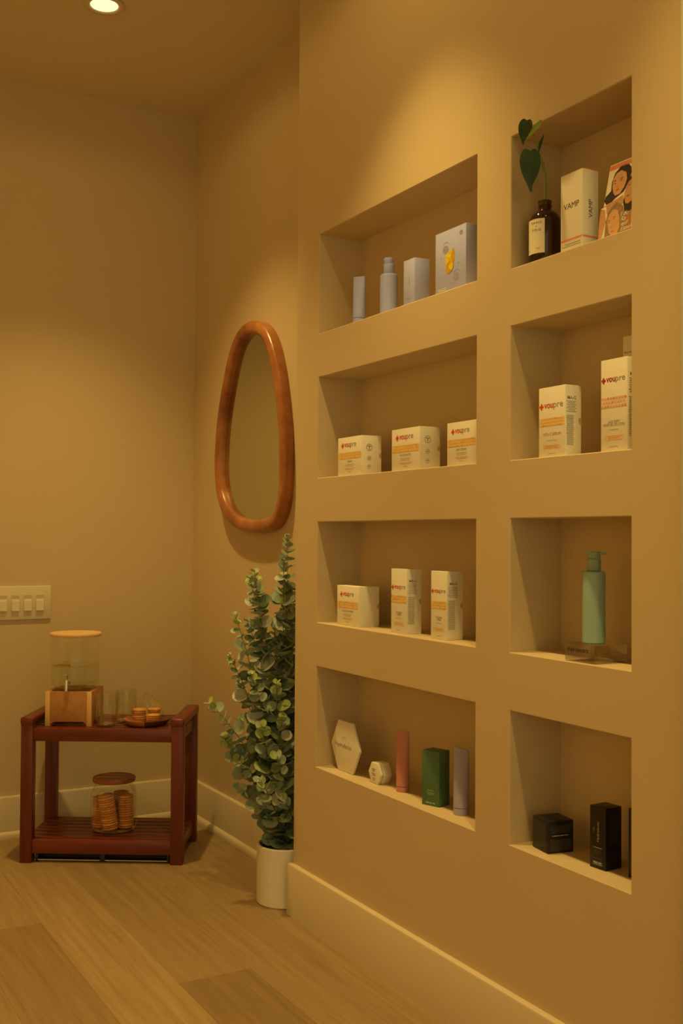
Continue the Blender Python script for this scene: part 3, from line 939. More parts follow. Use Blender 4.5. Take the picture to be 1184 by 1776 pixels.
def seals(t, dp, w, h):
    polys = []
    for (v, r) in ((h * 0.70, 0.0085), (h * 0.42, 0.0055), (h * 0.20, 0.0055)):
        polys += ring_poly(0, v, r, r * 0.14)
    polys += [disc_poly(0, h * 0.70 - 0.001, 0.0011, 0.0052, 10), disc_poly(-0.0025, h * 0.70 + 0.0028, 0.003, 0.0011, 10, -0.3), disc_poly(0.0025, h * 0.70 + 0.0028, 0.003, 0.0011, 10, 0.3)]
    polys += [disc_poly(-0.001, h * 0.42 - 0.001, 0.003, 0.0008, 8), disc_poly(0.001, h * 0.42 + 0.0012, 0.003, 0.0008, 8), disc_poly(0, h * 0.20 + 0.0008, 0.0027, 0.0018, 8)]
    o = link('seal_marks', poly_mesh('seal_marks', polys), M['ink_grey']); put(o, FACE_SIDE, t, side(t, w, -dp * 0.12, 0))

def notch(t, dp, w, h):
    P = [(dp / 2 - 0.0013, h * 0.5 - 0.007)] + [(dp / 2 - 0.0013 - 0.006 * math.cos(R(a)), h * 0.5 + 0.007 * math.sin(R(a))) for a in range(-80, 81, 20)] + [(dp / 2 - 0.0013, h * 0.5 + 0.007)]
    o = link('thumb_notch', poly_mesh('thumb_notch', [P]), M['ink_soft']); put(o, FACE_SIDE, t, side(t, w, 0, 0))

def ingredients(t, dp, w, h, seed):
    rows = []
    rr = random.Random(seed)
    text('MA-G', 0.0085, M['ink_grey'], t, FACE_SIDE, side(t, w, -dp * 0.10, h * 0.80), name='lettering', bold=0.02)
    for i in range(7):
        rows.append((-dp * 0.12, h * (0.77 - i * 0.024), dp * rr.uniform(0.45, 0.62), h * 0.008))
    for i in range(22):
        rows.append((-dp * 0.20, h * (0.57 - i * 0.0195), dp * rr.uniform(0.36, 0.46), h * 0.008))
    small_print(rows, M['ink_grey'], t, FACE_SIDE, side(t, w, 0, 0), seed)

def voupre_low(label, x0, x1, y0, y1, z0, h, seed, title, side_print='seals'):
    t, dp, w, h = carton('skincare_box', label, x0, x1, y0, y1, z0, h, M['carton'])
    logo(t, dp, w, h * 0.745, w * 0.165, -w * 0.02)
    pattern_band(t, dp, w * 0.97, h, h * 0.52, h * 0.20, M['orange'], M['orange_deep'], seed)
    text(title, w * 0.062, M['ink_grey'], t, FACE_FRONT, front(t, dp, 0, h * 0.34))
    small_print([(0, h * 0.285, w * 0.36, h * 0.013), (0, h * 0.245, w * 0.30, h * 0.013), (0, h * 0.095, w * 0.14, h * 0.013)], M['ink_soft'], t, FACE_FRONT, front(t, dp, 0, 0), seed)
    small_print([(0, h * 0.185, w * 0.44, h * 0.012), (0, h * 0.155, w * 0.34, h * 0.012)], M['orange_deep'], t, FACE_FRONT, front(t, dp, 0, 0), seed + 5)
    if side_print == 'seals':
        seals(t, dp, w, h)
    if dp > 0.03:
        notch(t, dp, w, h)
    return t

def voupre_tall(label, x0, x1, y0, y1, z0, h, seed, title, band='orange', red='red', grey='ink_grey', accent='orange_deep', logo_v=0.66, band_v=0.50):
    t, dp, w, h = carton('skincare_box', label, x0, x1, y0, y1, z0, h, M['carton'])
    logo(t, dp, w, h * logo_v, w * 0.235, 0, red, grey)
    pattern_band(t, dp, w * 0.96, h, h * band_v, h * 0.135, M[band], M[accent], seed, band + '_wash')
    lines = title.split('|')
    for i, ln in enumerate(lines):
        text(ln, w * 0.105, M['ink_grey'], t, FACE_FRONT, front(t, dp, 0, h * (0.305 - i * 0.032)), width=w * min(0.80, 0.055 * len(ln)))
    small_print([(0, h * 0.235, w * 0.36, h * 0.008), (0, h * 0.05, w * 0.30, h * 0.009)], M['ink_soft'], t, FACE_FRONT, front(t, dp, 0, 0), seed)
    # rounded outline with tiny words
    bx, bh = w * 0.27, h * 0.021
    P = []
    for (a, b) in (((-bx, bh), (bx, bh)), ((-bx, -bh), (bx, -bh))):
        P.append([(a[0], a[1] - 0.0004), (b[0], b[1] - 0.0004), (b[0], b[1] + 0.0004), (a[0], a[1] + 0.0004)])
    P += ring_poly(-bx, 0, bh + 0.0004, 0.0008, 90, 270, 8) + ring_poly(bx, 0, bh + 0.0004, 0.0008, -90, 90, 8)
    o = link('outline_badge', poly_mesh('outline_badge', P), M['orange_deep']); put(o, FACE_FRONT, t, front(t, dp, 0, h * 0.145))
    small_print([(0, h * 0.145, bx * 1.7, h * 0.012)], M['orange_deep'], t, FACE_FRONT, front(t, dp, 0, 0), seed + 3)
    if dp > 0.03:
        ingredients(t, dp, w, h, seed + 9)
        notch(t, dp, w, h)
    return t

# row 2, wide niche
voupre_low('squat white carton with orange band, leftmost in the second niche row', 1.343, 1.400, 2.307, 2.427, SH[1], 0.097, 3, 'CREAM')
voupre_low('squat white carton with orange band, middle of the second row wide niche', 1.343, 1.398, 2.047, 2.167, SH[1], 0.097, 4, 'MOISTURIZER')
voupre_low('white carton with orange band at the right jamb of the second row wide niche', 1.343, 1.398, 1.834, 1.940, SH[1], 0.093, 5, 'DAY CREAM')
# row 2, narrow niche
voupre_tall('upright white serum carton with orange band, left in the second row narrow niche', 1.343, 1.382, 1.557, 1.633, SH[1], 0.133, 6, 'VITA C SERUM', logo_v=0.70, band_v=0.50)
voupre_tall('tall white carton with pink band beside the right jamb of the second row narrow niche', 1.343, 1.384, 1.396, 1.462, SH[1], 0.163, 7, 'AGE DEFY|MOISTURE SOLUTION', band='rose', red='maroon', grey='ink_grey', accent='coral', logo_v=0.755, band_v=0.53)
t, dp, w, h = carton('skincare_box', 'plain white carton peeking out behind the tall pink-banded carton', 1.403, 1.442, 1.402, 1.470, SH[1], 0.213, M['carton'])
small_print([(-w * 0.2, h * 0.86, w * 0.5, h * 0.012)], M['ink_soft'], t, FACE_FRONT, front(t, dp, 0, 0), 4)
# row 3, wide niche
voupre_low('squat white carton with orange band, left in the third row wide niche', 1.351, 1.410, 2.330, 2.441, SH[2], 0.100, 8, 'MOISTURE CREAM', side_print=None)
voupre_tall('upright white carton with orange band, middle of the third row wide niche', 1.353, 1.394, 2.114, 2.182, SH[2], 0.150, 9, 'VITAMIN|TONER', logo_v=0.69, band_v=0.53)
voupre_tall('upright white carton with orange band, right in the third row wide niche', 1.354, 1.397, 1.954, 2.016, SH[2], 0.150, 10, 'VITAMIN|TONER', logo_v=0.68, band_v=0.50)

# row 1, wide niche: lilac range
t, dp, w, h = carton('lilac_box', 'slim plain lilac carton between the pump bottle and the lemon print box', 1.343, 1.384, 2.072, 2.119, SH[0], 0.106, M['lilac_card'])
text('natural', 0.006, M['lilac_deep'], t, FACE_FRONT, front(t, dp, 0.002, h * 0.52), rot=R(90))
small_print([(0, h * 0.16, w * 0.4, h * 0.008), (0, h * 0.13, w * 0.3, h * 0.008)], M['lilac_deep'], t, FACE_FRONT, front(t, dp, 0, 0), 5)
t, dp, w, h = carton('lilac_box', 'large lilac carton printed with lemon slices in the top wide niche', 1.343, 1.372, 1.873, 1.988, SH[0], 0.136, M['lilac_card'])
k = 0.115
o = link('lemon_print', poly_mesh('lemon_print', [disc_poly(-0.004, h * 0.525, 0.0155, 0.0170, 20)]), M['lemon']); put(o, FACE_FRONT, t, front(t, dp, 0, 0))
o = link('lemon_print', poly_mesh('lemon_print', [disc_poly(0.009, h * 0.545, 0.0070, 0.0190, 16, -0.1)]), M['lemon_deep']); put(o, FACE_FRONT, t, front(t, dp, 0, 0, 2))
P = [disc_poly(-0.002, h * 0.395, 0.0160, 0.0125, 20, 0.6)]
o = link('lemon_print', poly_mesh('lemon_print', P), M['lemon_deep']); put(o, FACE_FRONT, t, front(t, dp, 0, 0, 4))
P = [disc_poly(0.004, h * 0.395, 0.0085, 0.0075, 16, 0.6)]
o = link('lemon_print', poly_mesh('lemon_print', P), M['lemon']); put(o, FACE_FRONT, t, front(t, dp, 0, 0, 6))
P = ring_poly(-0.016, h * 0.735, 0.0115, 0.0010, 20, 160, 12) + [disc_poly(-0.018, h * 0.695, 0.0110, 0.0085, 18)] + ring_poly(0.024, h * 0.245, 0.0115, 0.0010, 20, 160, 12) + [disc_poly(0.022, h * 0.205, 0.0100, 0.0090, 18)]
P += [disc_poly(-0.036, h * 0.575, 0.0018, n=8), disc_poly(0.030, h * 0.41, 0.0024, n=8), disc_poly(0.006, h * 0.13, 0.0024, n=8), disc_poly(0.018, h * 0.10, 0.0018, n=8), disc_poly(0.040, h * 0.88, 0.006, 0.005, 14)]
o = link('droplet_print', poly_mesh('droplet_print', P), M['lilac_deep']); put(o, FACE_FRONT, t, front(t, dp, 0, 0))
small_print([(-0.03, h * 0.08, w * 0.30, h * 0.010), (-0.03, h * 0.055, w * 0.24, h * 0.010)], M['white_print'], t, FACE_FRONT, front(t, dp, 0, 0), 6)

# squeeze tubes
def tube_obj(name, label, x, y, z0, h, r, m, cap_h, slant=0.0, lean=0.0, cap_r=0.97, yaw=0.0, flat=0.16, wide=1.12, lean_x=0.0):
    t = thing(name, label, 'tube', (x, y, z0), -yaw)
    cap = link('cap', lathe_mesh('cap', [(0.0, 0.0), (r * cap_r - 0.0008, 0.0), (r * cap_r, 0.0008), (r * cap_r, cap_h - 0.0004), (0.0, cap_h)], 28, 40), m, t)
    bm = bmesh.new(); n = 28; rings = []
    steps = 12
    for i in range(steps + 1):
        f = i / steps
        z = cap_h + 0.0006 + (h - cap_h - 0.0006) * f
        q = f ** 1.3
        rx = r * (1 - q) + r * flat * q
        ry = r * (1 - q) + r * wide * q
        ring = []
        for a in range(n):
            an = 2 * math.pi * a / n
            yy = ry * math.sin(an)
            ring.append(bm.verts.new((rx * math.cos(an) + lean_x * h * f, yy - lean * h * f, z + slant * yy * max(0, f - 0.6) / 0.4)))
        rings.append(ring)
    for a, b2 in zip(rings, rings[1:]):
        for k2 in range(n):
            j = (k2 + 1) % n
            bm.faces.new((a[k2], a[j], b2[j], b2[k2]))
    bm.faces.new(rings[0]); bm.faces.new(rings[-1])
    link('tube_body', to_mesh('tube_body', bm, 50), m, t)
    return t
tube_obj('cosmetic_tube', 'small lilac squeeze tube standing leftmost in the top wide niche', 1.366, 2.364, SH[0], 0.124, 0.0160, M['lilac'], 0.018, wide=0.98, flat=0.14, yaw=R(-40))
# pump bottle
def pump_bottle(name, label, x, y, z0, r, body_h, collar_h, head_h, cr, hr, m, mc, spout_dir, spout_len, shoulder=0.002, clear=None):
    t = thing(name, label, 'bottle', (x, y, z0))
    link('bottle_body', lathe_mesh('bottle_body', [(0.0, 0.0), (r - 0.0015, 0.0), (r, 0.0015), (r, body_h - shoulder), (r - shoulder, body_h), (cr * 0.8, body_h), (0.0, body_h)], 40, 40, cap=False), m, t)
    link('collar', lathe_mesh('collar', [(0.0, body_h + 0.0006), (cr - 0.0005, body_h + 0.0006), (cr, body_h + 0.0012), (cr, body_h + collar_h - 0.0008), (cr - 0.0008, body_h + collar_h), (0.0, body_h + collar_h)], 32, 40), mc, t)
    zb = body_h + collar_h + 0.0006
    head = link('pump_head', lathe_mesh('pump_head', [(0.0, zb), (hr - 0.0004, zb), (hr, zb + 0.0006), (hr, zb + head_h - 0.001), (hr - 0.001, zb + head_h), (0.0, zb + head_h)], 32, 40), mc, t)
    d = Vector(spout_dir).normalized()
    zs_ = zb + head_h - 0.003
    link('spout', tube_mesh('spout', [(d.x * hr * 0.5, d.y * hr * 0.5, zs_), (d.x * (hr + spout_len * .7), d.y * (hr + spout_len * .7), zs_ + 0.0005), (d.x * (hr + spout_len), d.y * (hr + spout_len), zs_ - 0.0015)], [0.0028, 0.0020, 0.0014], 10), mc, head)
    return t
pump_bottle('pump_bottle', 'lilac pump bottle standing in the top wide niche', 1.372, 2.231, SH[0], 0.0215, 0.101, 0.026, 0.014, 0.0135, 0.0120, M['lilac'], M['lilac'], (-0.5, 0.86, 0), 0.003)

# row 3, narrow niche: acrylic block and teal bottle
bx0, bx1, by0, by1 = 1.3365, 1.415, 1.471, 1.549
blk = thing('display_block', 'clear acrylic display block lettered STAFF FAVORITE', 'display block', ((bx0 + bx1) / 2, (by0 + by1) / 2, SH[2]))
link('acrylic_body', box_mesh('acrylic_body', -(bx1 - bx0) / 2, (bx1 - bx0) / 2, -(by1 - by0) / 2, (by1 - by0) / 2, 0, 0.0325, 0.0008), M['acrylic'], blk)
text('STAFF FAVORITE', 0.0085, M['hair_dark'], blk, FACE_FRONT, (-(bx1 - bx0) / 2 - 0.0002, 0.004, 0.0185), width=0.057, bold=0.015)
text('Hydrafacial', 0.0048, M['ink_grey'], blk, FACE_FRONT, (-(bx1 - bx0) / 2 - 0.0002, 0.004, 0.0072), width=0.028)
tb = pump_bottle('pump_bottle', 'slim sage-teal pump bottle on the clear display block', 1.380, 1.520, SH[2] + 0.0327, 0.0208, 0.131, 0.023, 0.0125, 0.0128, 0.0118, M['teal'], M['teal_cap'], (0.45, -0.89, 0), 0.012)

# row 4, wide niche
def hexagon(s):
    return [(s * math.cos(R(60 * i)), s * math.sin(R(60 * i))) for i in range(6)]
HS = 0.0735
hx_ = thing('hexagon_sign', 'large white hexagonal card lettered in thin grey script in the bottom niche', 'sign', (1.366, 2.4215, SH[3]))
me = prism_mesh('hexagon_card', hexagon(HS), 0.007, 0.001)
lean = 0.0
o = link('hexagon_card', me, M['chalk']); put(o, FACE_FRONT, hx_, (0.007, 0, HS * math.sin(R(60)) + 0.0005))
text('Hydrafacial', 0.0155, M['ink_grey'], hx_, FACE_FRONT, (-0.0002, 0.010, HS * 0.866 - 0.003), name='logo_lettering', width=0.084, rot=R(-1))
o = link('logo_arc', poly_mesh('logo_arc', ring_poly(0, 0, 0.011, 0.0008, 25, 155, 14) + ring_poly(0.003, 0.0, 0.006, 0.0006, 20, 160, 12)), M['ink_soft']); put(o, FACE_FRONT, hx_, (-0.0002, 0.006, HS * 0.866 + 0.014))
HS2 = 0.0288
sh_ = thing('hexagon_box', 'small white hexagonal box beside the big hexagon card', 'box', (1.366, 2.275, SH[3]))
hz = HS2 * math.sin(R(60))
o = link('box_lid', prism_mesh('box_lid', hexagon(HS2), 0.007, 0.0006), M['chalk']); put(o, FACE_FRONT, sh_, (0.007, 0, hz + 0.0005))
o = link('seam', prism_mesh('seam', hexagon(HS2 * 0.95), 0.003), M['ink_soft']); put(o, FACE_FRONT, sh_, (0.0098, 0, hz + 0.0005))
o = link('box_base', prism_mesh('box_base', hexagon(HS2), 0.022, 0.0006), M['chalk']); put(o, FACE_FRONT, sh_, (0.0318, 0, hz + 0.0005))
small_print([(-0.004, hz + 0.010, 0.017, 0.0018), (-0.004, hz + 0.006, 0.013, 0.0018), (-0.003, hz - 0.001, 0.018, 0.0022), (-0.003, hz - 0.005, 0.013, 0.0018), (-0.003, hz - 0.012, 0.015, 0.0018), (-0.003, hz - 0.016, 0.010, 0.0018)], M['ink_grey'], sh_, FACE_FRONT, (-0.0002, 0, 0), 8)
tube_obj('cosmetic_tube', 'tall pink squeeze tube standing in the bottom wide niche', 1.386, 2.179, SH[3], 0.141, 0.0155, M['pink'], 0.0125, flat=0.16, wide=0.98, yaw=R(-48))
tube_obj('cosmetic_tube', 'greyish mauve squeeze tube right of the green carton in the bottom niche', 1.384, 1.940, SH[3], 0.142, 0.0172, M['mauve'], 0.0155, slant=0.22, flat=0.16, wide=0.98, yaw=R(-48))
t, dp, w, h = carton('green_box', 'dark green upright carton in the bottom wide niche', 1.373, 1.411, 2.008, 2.057, SH[3], 0.122, M['green_card'], yaw=R(-18))
small_print([(0, h * 0.28, w * 0.34, h * 0.014), (0, h * 0.245, w * 0.5, h * 0.008), (0, h * 0.225, w * 0.44, h * 0.008), (0, h * 0.205, w * 0.36, h * 0.008)], M['green_ink'], t, FACE_FRONT, front(t, dp, 0, 0), 9)
small_print([(0, h * 0.055, w * 0.52, h * 0.022)], M['green_ink'], t, FACE_FRONT, front(t, dp, 0, 0), 10)
small_print([(0, h * (0.85 - i * 0.03), dp * (0.5 + 0.2 * ((i * 7) % 3) / 2), h * 0.008) for i in range(20)], M['green_card'], t, FACE_SIDE, side(t, w, 0, 0), 11)

# row 4, narrow niche: black cartons
t, dp, w, h = carton('black_box', 'squat black carton covered in fine print in the bottom narrow niche', 1.355, 1.411, 1.618, 1.674, SH[3], 0.061, M['black_card'], yaw=R(9))
rr = random.Random(4)
small_print([(0, h * (0.90 - i * 0.036), w * rr.uniform(0.72, 0.84), h * 0.012) for i in range(21)], M['faint_ink'], t, FACE_FRONT, front(t, dp, 0, 0), 12)
small_print([(0.0, h * (0.84 - i * 0.04), dp * rr.uniform(0.7, 0.85), h * 0.012) for i in range(6)], M['faint_ink'], t, FACE_SIDE, side(t, w, 0, 0), 13)
small_print([(-0.001, h * 0.545, dp * 0.62, h * 0.028)], M['silver_ink'], t, FACE_SIDE, side(t, w, 0, 0), 14)
small_print([(0.0, h * (0.42 - i * 0.034), dp * rr.uniform(0.72, 0.85), h * 0.013) for i in range(11)], M['faint_ink'], t, FACE_SIDE, side(t, w, 0, 0), 15)
t, dp, w, h = carton('black_box', 'upright black carton with gold script lettering in the bottom narrow niche', 1.378, 1.419, 1.486, 1.525, SH[3], 0.112, M['black_card'], yaw=R(-4))
text('Hydrafacial', 0.0072, M['gold_ink'], t, FACE_FRONT, front(t, dp, 0.003, h * 0.60), rot=R(90), width=0.036)
o = link('logo_arc', poly_mesh('logo_arc', ring_poly(0, 0, 0.006, 0.0005, 25, 155, 12) + ring_poly(0.002, 0, 0.0035, 0.0004, 25, 155, 10)), M['gold_ink']); put(o, FACE_FRONT, t, front(t, dp, -0.0055, h * 0.62), R(90))
small_print([(0, h * 0.34, w * 0.52, h * 0.013), (0, h * 0.10, w * 0.56, h * 0.028), (0, h * 0.07, w * 0.56, h * 0.012)], M['silver_ink'], t, FACE_FRONT, front(t, dp, 0, 0), 16)
small_print([(0, h * 0.295, w * 0.40, h * 0.009), (0, h * 0.27, w * 0.46, h * 0.009), (0, h * 0.245, w * 0.36, h * 0.009), (0, h * 0.17, w * 0.52, h * 0.010)], M['faint_ink'], t, FACE_FRONT, front(t, dp, 0, 0), 17)
small_print([(0, h * (0.86 - i * 0.03), dp * rr.uniform(0.5, 0.7), h * 0.007) for i in range(16)], M['faint_ink'], t, FACE_SIDE, side(t, w, 0, 0), 18)
t, dp, w, h = carton('black_box', 'black carton almost hidden behind the right jamb of the bottom narrow niche', 1.392, 1.430, 1.380, 1.444, SH[3], 0.122, M['black_card'])

# row 1, narrow niche: VAMP box
t, dp, w, h = carton('skincare_box', 'white carton lettered VAMP with a coral stripe in the top narrow niche', 1.343, 1.382, 1.511, 1.571, SH[0], 0.146, M['carton'])
text('VAMP', 0.0155, M['ink'], t, FACE_FRONT, front(t, dp, 0.0, h * 0.545), width=0.042, shear=0.0)
text('VAMP', 0.0125, M['ink'], t, FACE_SIDE, side(t, w, 0.004, h * 0.505), rot=R(90), width=0.034, shear=0.0)
o = link('coral_stripe', quads_mesh('coral_stripe', [(-w / 2 + 0.001, -0.0016, w / 2 - 0.001, 0.0016)]), M['coral']); put(o, FACE_FRONT, t, front(t, dp, 0, h * 0.150))
o = link('coral_stripe', quads_mesh('coral_stripe', [(-dp / 2 + 0.001, -0.0016, dp / 2 - 0.001, 0.0016)]), M['coral']); put(o, FACE_SIDE, t, side(t, w, 0, h * 0.150))
small_print([(0.004, h * 0.095, w * 0.70, h * 0.008), (0.0, h * 0.068, w * 0.84, h * 0.007)], M['ink_grey'], t, FACE_FRONT, front(t, dp, 0, 0), 19)
link('inner_flap', box_mesh('inner_flap', -dp / 2 + 0.010, dp / 2 - 0.002, -w / 2 + 0.002, w / 2 - 0.002, h, h + 0.0016, 0.0005, 1), M['coral'], t)

# leaning print with three portraits
CWD, CHT = 0.111, 0.150
LEAN = math.atan2(0.031, 0.147)
card = thing('photo_card', 'photo card of three women leaning behind the VAMP carton', 'card', (1.3520, 1.4255, SH[0] + 0.0002))
face_lean = Matrix.Rotation(LEAN, 4, 'Y') @ FACE_FRONT
pm = prism_mesh('card_board', [(-CWD / 2, 0), (0.045, 0), (0.045, CHT), (-CWD / 2, CHT)], 0.003, 0.0003)
def on_card(name, me, m, layer):
    o = link(name, me, m)
    o.parent = card
    o.matrix_basis = face_lean @ Matrix.Translation((0, 0, layer * 0.00018))
    return o
o = on_card('card_board', pm, M['white_print'], 0)
o.matrix_basis = face_lean @ Matrix.Translation((0, 0, -0.003))
X0, X1 = -CWD / 2 + 0.0005, -CWD / 2 + 0.0845      # left edge to where the niche jamb cuts it off
def uv(pts):
    """card design coordinates: u 0..1 across the part in view, v 0..1 up"""
    return [(X0 + (X1 - X0 - 0.028 * v) * u, CHT * v) for u, v in pts]
def zc(pts):
    out = []
    for X, Y in pts:
        u, v = 0.5, 0.5
        for _ in range(12):
            l = 590 + 195 * v
            u = (X - l) / (1085 - l)
            v = ((1235 - 150 * u) - Y) / ((1235 - 150 * u) - (215 - 115 * u))
        out.append((u, v))
    return uv(out)
on_card('coral_strip', poly_mesh('coral_strip', [[(X0, CHT * 0.925), (0.0445, CHT * 0.925), (0.0445, CHT * 0.985), (X0, CHT * 0.985)]]), M['coral'], 1)
on_card('dark_hair', poly_mesh('dark_hair', [zc([(690, 690), (720, 728), (800, 690), (850, 640), (960, 560), (1040, 440), (1075, 300), (1070, 230), (1040, 195), (1000, 190), (930, 225), (850, 315), (805, 430), (790, 550), (715, 625)])]), M['hair_dark'], 1)
on_card('shoulder', poly_mesh('shoulder', [zc([(598, 1215), (640, 1170), (690, 1000), (740, 860), (870, 730), (970, 700), (960, 600), (900, 640), (720, 740), (640, 790), (610, 1000)])]), M['skin_a'], 2)
on_card('face', poly_mesh('face', [zc([(812, 500), (825, 400), (870, 320), (940, 275), (1005, 300), (1015, 390), (980, 490), (920, 580), (850, 612), (825, 580)])]), M['skin_b'], 3)
on_card('dark_hair', poly_mesh('dark_hair', [zc([(965, 700), (985, 560), (1020, 430), (1085, 330), (1085, 780), (1020, 830), (985, 800)])]), M['hair_dark'], 2)
on_card('face', poly_mesh('face', [zc([(975, 620), (1000, 500), (1040, 430), (1085, 385), (1085, 670), (1040, 710), (1000, 712)])]), M['skin_a'], 3)
on_card('shoulder', poly_mesh('shoulder', [zc([(930, 1120), (935, 900), (1030, 830), (1085, 780), (1080, 1080)])]), M['skin_c'], 3)
on_card('fair_hair', poly_mesh('fair_hair', [zc([(690, 1185), (715, 960), (745, 840), (820, 740), (880, 690), (960, 730), (995, 830), (960, 900), (940, 1120), (850, 1150)])]), M['hair_fair'], 4)
on_card('face', poly_mesh('face', [zc([(738, 960), (760, 870), (830, 790), (890, 790), (915, 900), (915, 1020), (880, 1110), (800, 1155), (762, 1090)])]), M['skin_b'], 5)
on_card('white_top', poly_mesh('white_top', [zc([(640, 790), (720, 755), (725, 840), (735, 870), (715, 950), (705, 800)])]), M['white_print'], 3)
feat = []
def stroke(X, Y, l, w_, ang):
    c, s_ = math.cos(R(ang)), math.sin(R(ang))
    feat.append(zc([(X + a * l * c - b * w_ * s_, Y + a * l * s_ + b * w_ * c) for a, b in ((-1, 0), (-.5, 1), (.5, 1), (1, 0), (.5, -1), (-.5, -1))]))
for a in ((850, 415, 24, 6, -22), (945, 375, 28, 6, -28), (850, 450, 18, 7, -18), (940, 405, 20, 7, -24), (885, 530, 22, 8, -28), (1050, 465, 18, 6, -20), (1030, 610, 22, 8, -20),
          (765, 940, 20, 7, -12), (840, 890, 26, 7, -26), (765, 962, 14, 6, -8), (840, 918, 16, 6, -14), (815, 1075, 30, 8, -24), (880, 490, 8, 5, 0), (795, 1025, 12, 5, 0)):
    stroke(*a)
on_card('face_lines', poly_mesh('face_lines', feat), M['skin_c'], 6)['kind'] = 'stuff'
for i, ln in enumerate(('I do', 'Ra', 'will', 'Essen')):
    p = zc([(930, 885 + i * 62)])[0]
    me = text_mesh(ln, 0.0125, shear=0.3, align='LEFT').copy()
    o = on_card('lettering', me, M['white_print'], 7)
    o.matrix_basis = face_lean @ Matrix.Translation((p[0], p[1], 7 * 0.00018))

# amber bottle and cutting
bxc, byc = 1.377, 1.657
bot = thing('amber_bottle', 'dark amber glass bottle with a cream SAND + FOG label in the top niche', 'bottle', (bxc, byc, SH[0]))
BR = 0.0305
link('bottle_glass', lathe_mesh('bottle_glass', [(0.0, 0.0), (BR - 0.003, 0.0), (BR, 0.003), (BR, 0.088), (BR - 0.003, 0.097), (BR - 0.010, 0.105), (0.0135, 0.1085), (0.0125, 0.111), (0.0125, 0.116)], 48, 50, cap=False), M['amber'], bot)
link('bottle_neck', lathe_mesh('bottle_neck', [(0.0125, 0.116), (0.0135, 0.117), (0.0135, 0.1195), (0.0120, 0.1205), (0.0125, 0.124), (0.0135, 0.125), (0.0135, 0.128), (0.0115, 0.129), (0.0110, 0.117)], 40, 40, cap=False), M['amber_neck'], bot)
# label wrapped round the glass, facing out of the niche and to the left
LA = R(188)
lw_, lz0, lz1 = 0.044, 0.020, 0.087
bm = bmesh.new(); n = 16; ra, rb2 = BR + 0.0002, BR + 0.0005
cols_ = []
for i in range(n + 1):
    a = LA + (i / n - 0.5) * lw_ / BR
    cols_.append([bm.verts.new((rr_ * math.cos(a), rr_ * math.sin(a), z)) for rr_, z in ((ra, lz0), (rb2, lz0), (rb2, lz1), (ra, lz1))])
for a, b2 in zip(cols_, cols_[1:]):
    for k2 in range(4):
        j = (k2 + 1) % 4
        bm.faces.new((a[k2], a[j], b2[j], b2[k2]))
bm.faces.new(cols_[0]); bm.faces.new(cols_[-1])
link('label', to_mesh('label', bm, 40), M['paper'], bot)
def wrap(me, z, dx=0.0):
    for v in me.vertices:
        a = LA + (v.co.x + dx) / BR
        r_ = BR + 0.0006 + v.co.z
        v.co = Vector((r_ * math.cos(a), r_ * math.sin(a), z + v.co.y))
    return me
for body, z, sz, wd in (('SAND', 0.0775, 0.0068, 0.023), ('+', 0.0705, 0.0055, 0.003), ('FOG', 0.0630, 0.0068, 0.019)):
    link('label_lettering', wrap(text_mesh(body, sz, spacing=1.35, width=wd).copy(), z, 0.005), M['ink'], bot)
sp = quads_mesh('small_print', [(-0.017, 0.0, -0.013, 0.0009), (0.004, 0.0035, 0.013, 0.0042), (0.006, 0.0015, 0.012, 0.0022), (-0.010, -0.0015, 0.014, -0.0009)])
link('small_print', wrap(sp, 0.0265), M['ink_grey'], bot)

cut = thing('pothos_cutting', 'green pothos cutting standing in the amber bottle', 'plant', (bxc, byc, SH[0] + 0.10))
def rel(p): return tuple(Vector(p) - Vector((bxc, byc, SH[0] + 0.10)))
S = [(1.377, 1.657, 1.650), (1.374, 1.653, 1.690), (1.370, 1.648, 1.722), (1.362, 1.645, 1.745), (1.350, 1.646, 1.768), (1.342, 1.644, 1.784), (1.333, 1.640, 1.797)]
link('stem', tube_mesh('stem', [rel(p) for p in S], [0.0024, 0.0024, 0.0026, 0.0030, 0.0024, 0.0020, 0.0012], 8), M['pothos_stem'], cut)
link('stem', tube_mesh('stem', [rel(p) for p in ((1.365, 1.646, 1.735), (1.350, 1.642, 1.752), (1.330, 1.630, 1.758), (1.305, 1.612, 1.751))], [0.0020, 0.0017, 0.0013, 0.0009], 8), M['pothos_stem'], cut)
link('bud', tube_mesh('bud', [rel(p) for p in ((1.350, 1.646, 1.768), (1.352, 1.640, 1.785), (1.355, 1.634, 1.799))], [0.0022, 0.0030, 0.0008], 8), M['pothos'], cut)
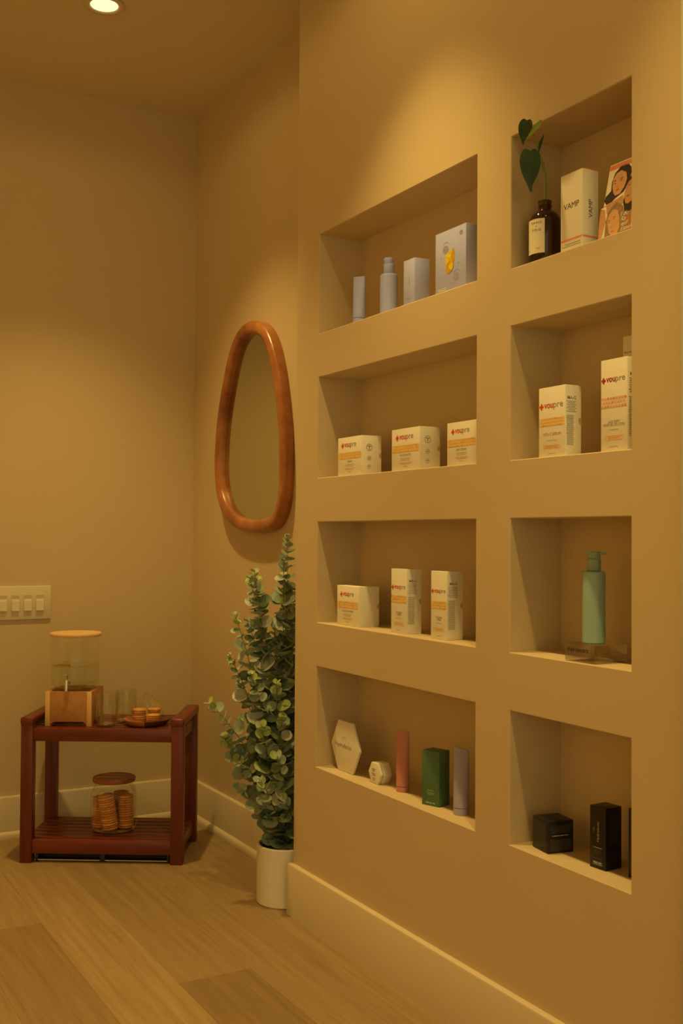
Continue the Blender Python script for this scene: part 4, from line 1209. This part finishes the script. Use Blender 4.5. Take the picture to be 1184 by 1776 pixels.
def heart_leaf(base, tip, width, normal, m, fold=0.15, droop=0.1):
    base, tip = Vector(base), Vector(tip)
    ax = tip - base; L = ax.length; yv = ax.normalized()
    nz = Vector(normal); nz = (nz - yv * nz.dot(yv)).normalized(); xv = yv.cross(nz)
    bm = bmesh.new()
    prof_ = [(0.0, 0.01), (-0.06, 0.14), (-0.06, 0.27), (0.01, 0.39), (0.12, 0.47), (0.25, 0.50), (0.40, 0.47), (0.55, 0.39), (0.70, 0.26), (0.84, 0.12), (0.93, 0.04), (1.0, 0.0)]
    mids, sides = [], {1: [], -1: []}
    for i, (t_, wv) in enumerate(prof_):
        tm = max(0.0, t_, 0.012 * i)
        c = base + yv * (L * tm) - nz * (droop * L * tm * tm)
        mids.append(bm.verts.new(c))
        for s_ in (1, -1):
            e = base + yv * (L * t_) + xv * (s_ * wv * width) + nz * (fold * wv * width) - nz * (droop * L * max(0, t_) ** 2)
            sides[s_].append(bm.verts.new(e))
    for s_ in (1, -1):
        for i in range(len(prof_) - 1):
            bm.faces.new((mids[i], mids[i + 1], sides[s_][i + 1], sides[s_][i]))
    bmesh.ops.remove_doubles(bm, verts=list(bm.verts), dist=1e-6)
    bmesh.ops.solidify(bm, geom=list(bm.faces), thickness=0.0004)
    return to_mesh('leaf', bm, 60)
CAMN = (-0.52, -0.84, 0.12)
link('leaf', heart_leaf(rel((1.303, 1.612, 1.750)), rel((1.301, 1.609, 1.673)), 0.040, CAMN, None, 0.10, 0.03), M['pothos'], cut)
link('leaf', heart_leaf(rel((1.303, 1.622, 1.812)), rel((1.301, 1.633, 1.769)), 0.027, (-0.70, -0.65, 0.25), None, 0.15, 0.03), M['pothos'], cut)
link('leaf', heart_leaf(rel((1.305, 1.582, 1.795)), rel((1.302, 1.627, 1.775)), 0.018, (-0.55, -0.70, 0.5), None, 0.20, 0.02), M['pothos_light'], cut)
link('petiole', tube_mesh('petiole', [rel(p) for p in ((1.333, 1.640, 1.797), (1.320, 1.628, 1.805), (1.304, 1.612, 1.806))], 0.0010, 6), M['pothos_stem'], cut)
